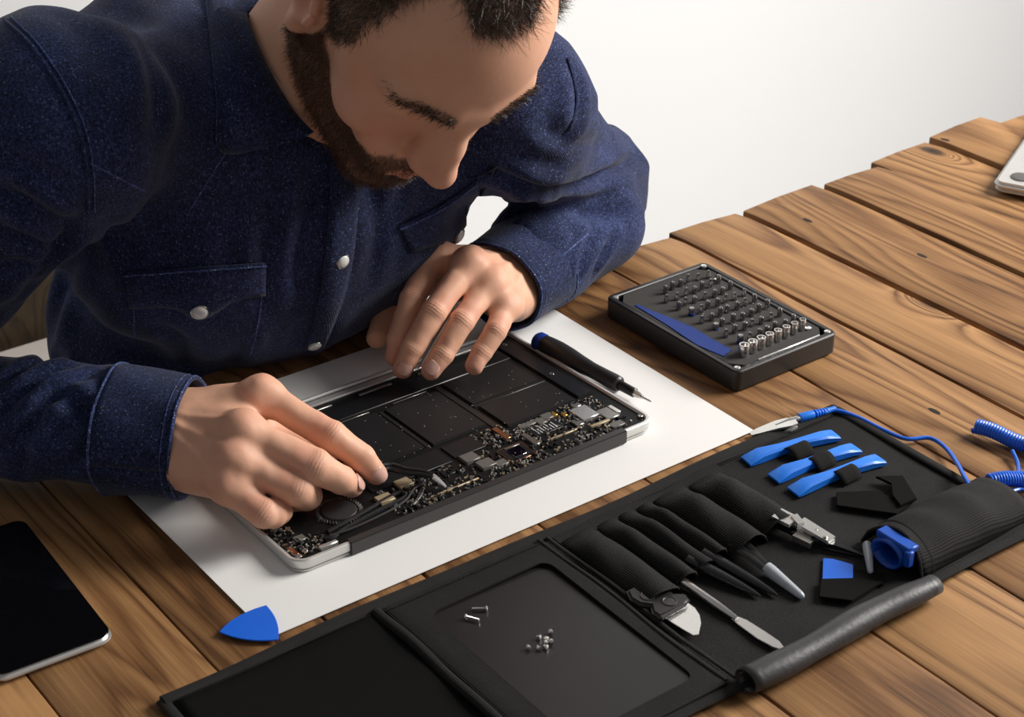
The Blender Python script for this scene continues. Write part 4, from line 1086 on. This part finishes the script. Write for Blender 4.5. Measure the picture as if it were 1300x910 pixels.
# ---------------------------------------------------------------- hands
def hand(mcp, fingers, rad, wrist, thumb, dors, elbow, h=.00095):
    """fingers: list of joint chains MCP..TIP in metres; rad: radii per chain"""
    allp = np.vstack([np.vstack(fingers), thumb, [wrist]]); lo, hi = allp.min(0)-.03, allp.max(0)+.03
    v = Vol(lo, hi, h, .022)
    ax = nrm(np.mean(mcp, 0)-wrist)
    fore = wrist+nrm(elbow-wrist)*.050
    v.put(p_cone(fore, wrist, .027, .0265), 0)
    side = nrm(np.array(mcp[0])-np.array(mcp[3]))
    for i, m in enumerate(mcp):
        m = np.array(m); w0 = wrist+side*(.014, .005, -.005, -.013)[i]-dors*.002
        v.cone(w0, m-dors*.0025, .0165, (.0128, .0128, .0122, .0115)[i], .020)
    pm = np.mean(mcp, 0)
    v.ell(.5*(wrist+pm)-dors*.007, (.032, .032, .0140), .022, np.stack([ax, nrm(np.cross(dors, ax)), dors], 1))
    # thumb
    for i in range(len(thumb)-1): v.cone(thumb[i], thumb[i+1], (.0165, .0130, .0110)[i], (.0130, .0110, .0085)[i], (.016, .006, .004)[i])
    v.cone(wrist+ax*.018, thumb[1], .017, .0125, .016)
    for i, ch in enumerate(fingers):
        ch = [np.array(c) for c in ch]; r = rad[i]; m0 = ch[0]
        def kf(X, Y, Z, m0=m0): 
            q = np.sqrt((X-m0[0])**2+(Y-m0[1])**2+(Z-m0[2])**2); return (.0020+.0095*np.clip(1-(q-.010)/.026, 0, 1)).astype(np.float32)
        fv = None
        # the chain is blended on its own grid first, then joined
        sub = Vol(lo, hi, h, .022); sub.ax = v.ax; sub.D = np.full(v.D.shape, 1.0, np.float32)
        for j in range(len(ch)-1):
            sub.put(p_cone(ch[j], ch[j+1], r[j], r[j+1]), .0010)
            if j > 0:   # a slight joint swell
                sub.put(p_ell(ch[j]+dors*.0004, (r[j]*1.015,)*3), .001)
        sl = sub.sl(np.min(ch, 0)-max(r), np.max(ch, 0)+max(r))
        a, d = v.D[sl], sub.D[sl]; kk = kf(*v.xyz(sl)); hh = np.maximum(kk-np.abs(a-d), 0)
        v.D[sl] = np.minimum(a, d)-hh*hh/(4*kk)
        v.put(p_ell(m0+dors*(.0030, .0028, .0015, .0010)[i], (.0086, .0086, .0080)), .010)        # knuckle
    V, F = v.mesh(2)
    red = np.zeros(len(V))
    for ch, r in zip(fingers, rad):
        red += .40*np.exp(-(np.linalg.norm(V-(ch[0]+dors*.008), axis=1)/.012)**2)
        for j in (1,): red += .65*np.exp(-(np.linalg.norm(V-(ch[j]+dors*r[j]), axis=1)/.009)**2)
        red += .6*np.exp(-(np.linalg.norm(V-ch[-1], axis=1)/.011)**2)
        # creases across the finger joints
        for j, dep, nn in ((1, .00042, 4), (2, .00022, 3)):
            if j >= len(ch)-1: continue
            axf = nrm(np.array(ch[j+1])-np.array(ch[j-1])); q = V-ch[j]; s = q@axf; up = nrm(dors-axf*np.dot(dors, axf)); hgt = q@up
            w = np.exp(-(s/.0055)**2)*sstep(r[j]*.1, r[j]*.8, hgt)*(np.linalg.norm(q, axis=1) < r[j]*1.6)
            V = V-up*(w*dep*(.5+.5*np.cos(s*2*np.pi/.0024+.9*np.sin((q@np.cross(axf, up))*500))))[:, None]
    # tendons and veins on the back of the hand
    N = vnormals(V, F); top = sstep(.3, .8, N@dors)
    for m in mcp:
        a = np.array(wrist); b = np.array(m); ab = b-a; t = np.clip(((V-a)@ab)/(ab@ab), 0, 1); q = V-a-t[:, None]*ab
        q -= np.outer(q@dors, dors); d = np.linalg.norm(q, axis=1)
        V = V+dors*(top*np.exp(-(d/.0035)**2)*sstep(.1, .5, t)*.0014*sstep(1.0, .8, t))[:, None]
    V = V+N*(vnoise(V*95)*.0006+vnoise(V*34+3)*.0008)[:, None]
    return V, F, np.stack([np.clip(red, 0, .9), red*0, red*0], 1)
def nail(dip, tip, up, r, r0, parent, ln=.0120, wd=.80):
    dip, tip = np.array(dip), np.array(tip); ax = nrm(tip-dip); up = nrm(up-ax*np.dot(up, ax)); sd = np.cross(ax, up)
    c = tip-ax*.0012; P = []; seg = np.linalg.norm(tip-dip)
    for i in range(9):
        t = -1+2*i/8; row = []
        for j in range(9):
            q = -1+2*j/8; x, y = t, q
            kx = x*math.sqrt(max(0, 1-.5*y*y*abs(y))); ky = y*math.sqrt(max(0, 1-.38*x*x*(1.3 if x < 0 else .7)))
            an = ky*wd; s_ = kx*ln*.5-.0012; rr = (r+(r0-r)*(-s_/seg) if s_ < 0 else r-s_*.22)+.00045
            drop = .0005*max(0, -kx)**3
            row.append(c+ax*(kx*ln*.5)+up*(rr*math.cos(an)-drop)+sd*rr*math.sin(an))
        P.append(row)
    g = G(); g.grid(P); o = g.build('fingernail', 'nail', parent)
    m = o.modifiers.new('thick', 'SOLIDIFY'); m.thickness = .0005; m.offset = -1
    return o

# ---------------------------------------------------------------- put the body together
def build_person():
    hv, hf, hc = build_head(); N = vnormals(hv, hf)
    parts = [(head_w(hv), hf[:, ::-1], hc)]
    # right hand (holding the tweezers)
    rf = [[at(331, 500, .078), at(420, 553, .057), at(459, 582, .040), at(478, 602, .026)],
          [at(309, 545, .074), at(400, 592, .052), at(434, 609, .036), at(447, 617, .026)],
          [at(297, 582, .061), at(376, 620, .040), at(389, 628, .027), at(372, 634, .019)],
          [at(288, 616, .047), at(333, 652, .031), at(346, 652, .027), at(355, 650, .024)]]
    rr = [[.0108, .0112, .0098, .0080], [.0108, .0115, .0102, .0084], [.0104, .0115, .0105, .0090], [.0098, .0105, .0098, .0086]]
    mcp = [f[0] for f in rf]; dorsR = nrm(np.cross(mcp[3]-mcp[0], np.mean(mcp, 0)-WRR)); dorsR = dorsR if dorsR[2] > 0 else -dorsR
    thR = np.array([WRR+np.array([.028, .000, -.004]), (.082, .166, .044), (.118, .136, .030), (.1375, .1075, .0215)])
    VR, FR, CR = hand(mcp, rf, rr, WRR, thR, dorsR, ELR); parts.append((VR, FR, CR))
    # left hand (steadying the far edge)
    lf = [[at(552, 324, .078), at(523, 380, .060), at(505, 432, .037), at(501, 452, .026)],
          [at(596, 334, .082), at(551, 396, .061), at(523, 443, .038), at(512, 468, .024)],
          [at(624, 358, .068), at(586, 408, .053), at(562, 449, .034), at(547, 470, .024)],
          [at(643, 388, .051), at(629, 421, .044), at(612, 447, .032), at(602, 464, .024)]]
    lr = [[.0102, .0100, .0090, .0078], [.0102, .0102, .0092, .0080], [.0098, .0097, .0089, .0078], [.0090, .0088, .0082, .0072]]
    mcl = [f[0] for f in lf]; dorsL = nrm(np.cross(mcl[0]-mcl[3], np.mean(mcl, 0)-WRL)); dorsL = dorsL if dorsL[2] > 0 else -dorsL
    thL = np.array([WRL+np.array([-.022, .016, .0]), (.322, .290, .048), (.283, .290, .036), at(479, 429, .024)])
    VL, FL, CL = hand(mcl, lf, lr, WRL, thL, dorsL, ELL); parts.append((VL, FL, CL))
    # the rest of the body, under the clothes
    v = Vol((-.26, .10, -.36), (.66, .80, .36), .008, .06)
    v.ell((.21, .405, .14), (.140, .085, .11), 0); v.ell((.215, .49, -.10), (.125, .090, .18), .03)
    v.cone(NECK+np.array([0, .03, -.01]), SHL+np.array([-.01, .02, -.01]), .05, .045, .04); v.cone(NECK+np.array([0, .03, -.01]), SHR+np.array([.01, .02, -.01]), .05, .045, .04)
    v.cone(NECK+np.array([0, .03, -.04]), NECK+np.array([.01, -.015, .02]), .055, .055, .03)
    for s, e, w in ((SHL, ELL, WRL), (SHR, ELR, WRR)): v.cone(s, e, .042, .036, .02); v.cone(e, w, .035, .026, .015)
    V, F = v.mesh(1); parts.append((V, F, np.zeros((len(V), 3))))
    n = 0; VV = []; FF = []; CC = []
    for V, F, C_ in parts: VV.append(V); FF.append(F+n); CC.append(C_); n += len(V)
    body = fastmesh('body', np.vstack(VV), np.vstack(FF), 'skin', PERSON, np.vstack(CC))
    # nails
    for ch, r, up in ((rf[0], rr[0], -cd_*.8+cr_*.35+dorsR*.3), (lf[1], lr[1], dorsL*.6-cd_*.6), (lf[2], lr[2], dorsL*.6-cd_*.6), (lf[3], lr[3], dorsL*.3-cd_*.9), (lf[0], lr[0], dorsL)):
        ax = nrm(ch[3]-ch[2]); up2 = nrm(np.array(up)+0*ax)
        nail(ch[2], ch[3], np.array(up2), r[3], r[2], body)
    nail(rf[1][2], rf[1][3], nrm(dorsR+np.array([.5, -.4, -.2])), rr[1][3], rr[1][2], body)
    # hair, beard, brows
    cur = lambda P, n: n*.9+np.array([0, .25, .35])*.6
    strands('hair', hv, hf, -N if False else N, hair_mask(hv)*(hv[:, 2] > .0), 42000,
            lambda P: np.interp(P[:, 2], [.0, .05, .09], [.0045, .0065, .0120]), lambda P, n: n*.55+np.array([0, .15, -.10])+np.stack([P[:, 0]*0, .5*sstep(.06, .1, P[:, 2]), -.7*sstep(.08, .04, P[:, 2])], 1), 'hair', body, .00019, .6, 2, .8)
    strands('beard', hv, hf, N, beard_mask(hv)+hair_mask(hv)*(hv[:, 2] <= .0), 22000, .0066, lambda P, n: n*.55+np.array([0, .10, -.75]), 'beard', body, .00018, .35, 3, .65)
    strands('eyebrows', hv, hf, N, brow_mask(hv), 900, .0062, lambda P, n: n*.35+np.stack([np.sign(P[:, 0])*.9, P[:, 0]*0, P[:, 0]*0+.25], 1), 'hair', body, .00024, .2, 4, .35)
    lm = 0*((np.abs(hv[:, 2]-.0085) < .0018) & (np.abs(np.abs(hv[:, 0])-.033) < .013) & (hv[:, 1] > .07)).astype(float)
    if lm.sum() > 3: strands('eyelashes', hv, hf, N, lm, 160, .0075, lambda P, n: n*.8+np.array([0, .2, -.35]), 'hair', body, .00016, .3, 5, .3)
    return body, bvh_of(head_w(hv), hf)

# ---------------------------------------------------------------- shirt
def arm_param(V, a, b):
    ab = b-a; L = np.linalg.norm(ab); ax = ab/L; q = V-a; s = q@ax; p = q-np.outer(s, ax)
    u = nrm(np.cross(ax, [0, 0, 1])); w = np.cross(ax, u)
    return s/L, np.arctan2(p@w, p@u), np.linalg.norm(p, axis=1)
def build_shirt(body):
    v = Vol((-.27, .12, -.34), (.70, .66, .345), .0033, .07)
    v.ell((.216, .352, .141), (.186, .115, .155), 0, np.array(Matrix.Rotation(.14, 3, 'Y')))
    v.ell((.223, .455, -.030), (.166, .118, .190), .045)
    v.ell((.205, .475, -.200), (.170, .120, .150), .05)
    v.ell((.190, .400, .190), (.165, .100, .110), .05)
    for s, sg in ((SHL, 1), (SHR, -1)):
        v.cone(NECK+np.array([.035*sg, .015, -.005]), s+np.array([-.012*sg, .006, .002]), .052, .058, .05)
        v.ell(s, (.064, .064, .064), .03)
    WLc, WRc = CUFF_L[0], CUFF_R[0]
    for s, e, w, r in ((SHL, ELL, WLc, (.056, .049, .053, .0390)), (SHR, ELR, WRc, (.066, .056, .049, .0410))):
        v.cone(s, e, r[0], r[1], .030); v.cone(e, w, r[2], r[3], .012)
        if s is SHL:
            e2 = at(747, 285, .048); v.cone(e, e2, .046, .044, .02); v.cone(e2, w, .044, .039, .02)
    v.cone(NECK+np.array([.0, -.005, .010]), NECK+np.array([.03, -.07, .09]), .050, .056, .006, sub=True)
    V, F = v.mesh(2)
    # cut the sleeves open under the cuffs is not needed: the cuffs cover the rounded ends
    N = vnormals(V, F); P = V
    disp = vnoise(np.stack([P[:, 0]*30, P[:, 1]*12, P[:, 2]*9], 1))*.0052+vnoise(P*np.array([55, 30, 22])+7)*.0026
    torso_w = sstep(.17, .10, np.abs(P[:, 0]-.2)-.06)
    disp *= .35+.65*torso_w
    def crease(a, b, w0, w1, amp, fq, tw, seed):
        t, ph, rr = arm_param(V, a, b); wt = sstep(-.12, .02, t)*sstep(1.15, 1.0, t)*(rr < .085)
        Q = np.stack([t*fq+np.sin(ph+tw)*1.3, np.cos(ph)*1.4+seed, np.sin(ph)*1.4+t*2], 1)
        n1 = 1-np.abs(vnoise(Q)); n2 = vnoise(Q*2.1+9)
        return wt*np.interp(t, [0, .5, 1], [w0, .5*(w0+w1), w1])*(amp*(n1**2-.5)*2+amp*.5*n2)
    disp += .5*crease(SHL, ELL, .4, 1.0, .0040, 2.2, .6, 1)+.5*crease(ELL, WLc, 1.0, .4, .0045, 2.6, 1.2, 4)
    disp += .6*crease(SHR, ELR, .6, 1.0, .0060, 2.2, .2, 8)+.6*crease(ELR, WRc, 1.0, .3, .0060, 3.0, 2.0, 12)
    V = V+N*disp[:, None]
    for _ in range(2): V = lap(V, F, .5)
    # folds of the cloth: a trough with a soft ridge on either side
    bv = bvh_of(V, F)
    for pts, w, dep in FOLDS:
        P = np.array([hit(bv, *p)[0] for p in spline(pts, 6)]); ok = [True]+[np.linalg.norm(P[i]-P[i-1]) < .03 for i in range(1, len(P))]; P = P[np.array(ok)]
        lo, hi = P.min(0)-.04, P.max(0)+.04; ix = np.where(((V > lo) & (V < hi)).all(1))[0]
        D = np.full(len(ix), 9.); T = np.zeros(len(ix))
        for k in range(len(P)-1):
            a, ab = P[k], P[k+1]-P[k]; q = V[ix]-a; t = np.clip((q@ab)/(ab@ab+1e-12), 0, 1); d = np.linalg.norm(q-t[:, None]*ab, axis=1)
            m = d < D; D[m] = d[m]; T[m] = (k+t[m])/(len(P)-1)
        fade = np.sin(np.pi*np.clip(T*.92+.04, 0, 1))**.6
        V[ix] += N[ix]*((-dep*np.exp(-(D/w)**2)+.75*dep*np.exp(-((D-2.2*w)/(1.3*w))**2))*fade)[:, None]
    V = lap(V, F, .5)
    o = fastmesh('shirt', V, F, 'denim', PERSON)
    return o, V, F
def bvh_of(V, F): return BVHTree.FromPolygons([tuple(p) for p in V], [tuple(int(i) for i in f) for f in F])
def hit(bv, px, py, off=0.0):
    d = Vector(nrm(ray((px, py)))); r = bv.ray_cast(Vector(CAM), d, 3.0)
    if r[0] is None:
        r = bv.find_nearest(Vector(CAM+ray((px, py))*1.35))
    n = r[1] if r[1].dot(d) < 0 else -r[1]
    return np.array(r[0])+np.array(n)*off, np.array(n)
def inpoly(x, y, poly):
    c = False; j = len(poly)-1
    for i in range(len(poly)):
        xi, yi = poly[i]; xj, yj = poly[j]
        if (yi > y) != (yj > y) and x < (xj-xi)*(y-yi)/(yj-yi)+xi: c = not c
        j = i
    return c
def patch(name, bv, left, right, n, m, off, thick, mat, parent, puff=.0):
    """a piece of cloth lying on the shirt between two outline curves"""
    A, B = spline(left, 8), spline(right, 8)
    def res(P, k):
        s = np.r_[0, np.cumsum(np.linalg.norm(np.diff(P, axis=0), axis=1))]; q = np.linspace(0, s[-1], k)
        return np.stack([np.interp(q, s, P[:, i]) for i in range(2)], 1)
    A, B = res(A, n), res(B, n); P = []
    for i in range(n):
        row = []
        for j in range(m):
            t = j/(m-1); p = A[i]*(1-t)+B[i]*t
            e = min(1, 4*min(t, 1-t)+.001)*min(1, 4*min(i/(n-1), 1-i/(n-1))+.001)
            q, nn = hit(bv, p[0], p[1]); row.append(q+nn*(off+puff*e))
        P.append(row)
    P = np.array(P)
    for _ in range(2): P[1:-1, 1:-1] = .5*P[1:-1, 1:-1]+.125*(P[:-2, 1:-1]+P[2:, 1:-1]+P[1:-1, :-2]+P[1:-1, 2:])
    g = G(); g.grid(P); o = g.build(name, mat, parent)
    me = o.data; nz = np.array([p.normal[:] for p in me.polygons]).mean(0)
    if nz@cd_ > 0: me.flip_normals()
    md = o.modifiers.new('thick', 'SOLIDIFY'); md.thickness = thick; md.offset = 1
    return o
def seam(name, bv, pts, r, mat, parent, off=.0004, sub=6):
    P = spline(pts, sub); Q = [hit(bv, p[0], p[1], off)[0] for p in P]
    Q = np.array(Q); keep = [0]
    for i in range(1, len(Q)):
        if np.linalg.norm(Q[i]-Q[keep[-1]]) < .05: keep.append(i)
    Q = Q[keep]
    g = G(); g.tube(Q, r, 6); return g.build(name, mat, parent)
def cuff(name, a, b, ra, rb, up, parent, ratio=.9, seed=1):
    a, b = np.array(a), np.array(b); ax = nrm(b-a); L = np.linalg.norm(b-a); u = nrm(np.cross(ax, up)); w = np.cross(u, ax)
    P = []; nphi = 48
    for i in range(13):
        t = i/12; row = []
        for k in range(nphi+1):
            ph = 2*math.pi*k/nphi
            r = ra+(rb-ra)*t+.0011*math.sin(3*ph+seed+t*2)+.0006*math.sin(7*ph+t*5+seed*2)
            row.append(a+ax*(L*t)+u*math.cos(ph)*r+w*math.sin(ph)*r*ratio)
        P.append(row)
    g = G(); g.grid(P); o = g.build(name, 'denim', parent)
    md = o.modifiers.new('thick', 'SOLIDIFY'); md.thickness = .0026; md.offset = 0
    for t, rad in ((.0, .0011), (.985, .0009), (.88, .0005)):
        g = G(); ring = []
        for k in range(nphi+1):
            ph = 2*math.pi*k/nphi; r = ra+(rb-ra)*t+.0011*math.sin(3*ph+seed+t*2)+.0006*math.sin(7*ph+t*5+seed*2)+.0012
            ring.append(a+ax*(L*t)+u*math.cos(ph)*r+w*math.sin(ph)*r*ratio)
        g.tube(ring, rad, 6, False); g.build('cuff_seam', 'denim_edge', o)
    return o
FOLDS = [
    ([(606, 208), (650, 228), (690, 238), (740, 228), (790, 212), (812, 200)], .0055, .0075),
    ([(690, 240), (665, 260), (640, 284)], .006, .005), ([(726, 85), (735, 112), (730, 150), (715, 175)], .005, .0030),
    ([(752, 292), (740, 325), (734, 358)], .0042, .0045), ([(778, 300), (760, 330), (752, 350)], .0040, .0040), ([(716, 262), (748, 275), (785, 268)], .006, .0035),
    ([(690, 165), (735, 185), (785, 180)], .007, .0030), ([(650, 190), (690, 205), (730, 200)], .006, .0030),
    ([(0, 238), (45, 262), (92, 292)], .0065, .0060), ([(0, 288), (48, 302), (86, 306)], .0050, .0050), ([(92, 275), (66, 322), (34, 366)], .006, .0050),
    ([(0, 340), (30, 330), (60, 318)], .005, .004), ([(20, 200), (60, 225), (100, 262)], .006, .004),
    ([(0, 486), (40, 466), (80, 452)], .0045, .0045), ([(4, 528), (50, 484), (98, 464)], .0045, .0055), ([(14, 566), (60, 508), (118, 474)], .0045, .0055),
    ([(48, 500), (88, 508), (130, 540)], .0050, .0060), ([(24, 604), (36, 560), (62, 514)], .0045, .0045), ([(80, 600), (105, 575), (132, 552)], .0045, .0040),
    ([(346, 225), (341, 300), (338, 372)], .007, .0042), ([(398, 205), (392, 280), (380, 350)], .008, .0040), ([(96, 318), (78, 372), (62, 430)], .007, .0045),
    ([(130, 280), (160, 310), (170, 335)], .006, .0030), ([(200, 410), (230, 430), (240, 460)], .006, .0035), ([(290, 395), (310, 425), (300, 455)], .006, .0035),
    ([(470, 230), (480, 290), (470, 360)], .007, .0040), ([(510, 230), (500, 260), (495, 285)], .006, .0030), ([(180, 60), (200, 120), (190, 180)], .009, .0030)]
CUFF_L = (at(676, 333, .045), at(632, 364, .043)); CUFF_R = (at(146, 545, .048), at(243, 556, .047))
def build_clothes():
    body, bn = build_person()
    shirt, V, F = build_shirt(body)
    bv = bvh_of(V, F)
    cuff('cuff', CUFF_R[0], CUFF_R[1], .0475, .0435, (0, 0, 1), shirt, .95, 1)
    cuff('cuff', CUFF_L[0], CUFF_L[1], .0435, .0415, (0, 0, 1), shirt, .92, 4)
    # placket, pocket flaps, yoke and sleeve seams
    patch('placket', bv, [(418, 200), (416, 270), (410, 335), (400, 395), (386, 438)], [(452, 215), (448, 300), (436, 360), (420, 410), (408, 440)], 26, 6, .0026, .0020, 'denim', shirt, .0016)
    patch('pocket_flap', bv, [(158, 344), (245, 338), (335, 332)], [(166, 389), (222, 389), (254, 404), (296, 380), (336, 373)], 22, 8, .0014, .0016, 'denim', shirt, .0016)
    patch('pocket_flap', bv, [(504, 286), (552, 262), (607, 226)], [(522, 319), (552, 309), (572, 306), (596, 272), (609, 250)], 22, 8, .0014, .0016, 'denim', shirt, .0016)
    seam('stitch_line', bv, [(170, 392), (172, 440), (180, 455)], .0006, 'denim_edge', shirt)
    seam('stitch_line', bv, [(332, 376), (326, 420), (318, 450)], .0006, 'denim_edge', shirt)
    seam('stitch_line', bv, [(114, 207), (175, 238), (240, 268)], .0007, 'denim_edge', shirt)
    seam('stitch_line', bv, [(240, 268), (262, 232), (285, 195)], .0007, 'denim_edge', shirt)
    seam('stitch_line', bv, [(158, 347), (245, 341), (335, 335)], .0007, 'denim_edge', shirt, .0042)
    seam('stitch_line', bv, [(504, 289), (552, 265), (606, 229)], .0007, 'denim_edge', shirt, .0042)
    seam('armhole_seam', bv, [(6, 26), (40, 58), (75, 110), (100, 165), (110, 215), (112, 270)], .0014, 'denim', shirt, .0006)
    seam('armhole_seam', bv, [(14, 22), (48, 56), (83, 108), (108, 163), (118, 213), (120, 268)], .0006, 'denim_edge', shirt, .0006)
    seam('armhole_seam', bv, [(720, 74), (727, 100), (731, 135), (722, 165)], .0014, 'denim', shirt, .0006)
    seam('stitch_line', bv, [(704, 332), (726, 314), (746, 297)], .0007, 'denim_edge', shirt)
    seam('stitch_line', bv, [(422, 215), (420, 275), (414, 335), (404, 395)], .0005, 'denim_edge', shirt, .0040)
    # collar leaf round the neck
    for inner, outer in (([(310, -8), (330, 50), (352, 98), (378, 138), (404, 162)], [(262, -8), (267, 60), (274, 130), (282, 192), (362, 176)]),):
        A, B = spline(inner, 6), spline(outer, 6); P = []
        for i in range(len(A)):
            ea, na = hit(bn, *A[i]); ea = ea+na*.0025; eb, nb = hit(bv, *B[i]); row = []
            for j in range(7):
                t = j/6; p = ea*(1-t)+eb*t; row.append(p+(na*(1-t)+nb*t)*(.0022+.009*math.sin(math.pi*t)))
            P.append(row)
        g = G(); g.grid(P); o = g.build('collar', 'denim', shirt); md = o.modifiers.new('thick', 'SOLIDIFY'); md.thickness = .0022; md.offset = 0
        g = G(); g.tube([r[-1] for r in P], .0009, 6); g.build('collar_edge', 'denim_edge', o)
    # pearl snaps
    for px, py, r in ((253, 390, .0062), (430, 328, .0056), (577, 296, .0060), (397, 432, .0056)):
        c, n = hit(bv, px, py, .0042); g = G()
        g.lathe([(0, r*.98), (.0012, r), (.0026, r*.86), (.0034, r*.55), (.0037, .0006)], c, c+n, 20)
        o = g.build('snap_button', 'snap_pearl', shirt); g = G()
        ring = [c+n*.0012+(nrm(np.cross(n, [0, 0, 1]))*math.cos(a)+np.cross(n, nrm(np.cross(n, [0, 0, 1])))*math.sin(a))*r*1.04 for a in np.linspace(0, 2*math.pi, 25)]
        g.tube(ring, .0006, 6, False); g.build('snap_rim', 'snap_metal', o)
    # trousers and shoes, under the table
    v = Vol((-.10, .02, -.76), (.52, .82, -.12), .010, .06)
    v.ell((.205, .56, -.224), (.175, .15, .12), 0)
    for s in (-1, 1):
        hip = np.array([.205+s*.09, .56, -.24]); kn = np.array([.205+s*.13, .14, -.22]); an = np.array([.205+s*.13, .20, -.66])
        v.cone(hip, kn, .085, .062, .05); v.cone(kn, an, .058, .048, .03)
    V, F = v.mesh(2); fastmesh('trousers', V, F, 'trouser', PERSON)
    for s in (-1, 1):
        v = Vol((.205+s*.13-.08, .0, -.752), (.205+s*.13+.08, .30, -.60), .006, .03); x = .205+s*.13
        v.ell((x, .19, -.69), (.045, .06, .055), 0); v.ell((x, .10, -.715), (.045, .085, .033), .04)
        V, F = v.mesh(1); V[:, 2] = np.maximum(V[:, 2], -.748); fastmesh('shoe', V, F, 'shoe_leather', PERSON)
build_clothes()
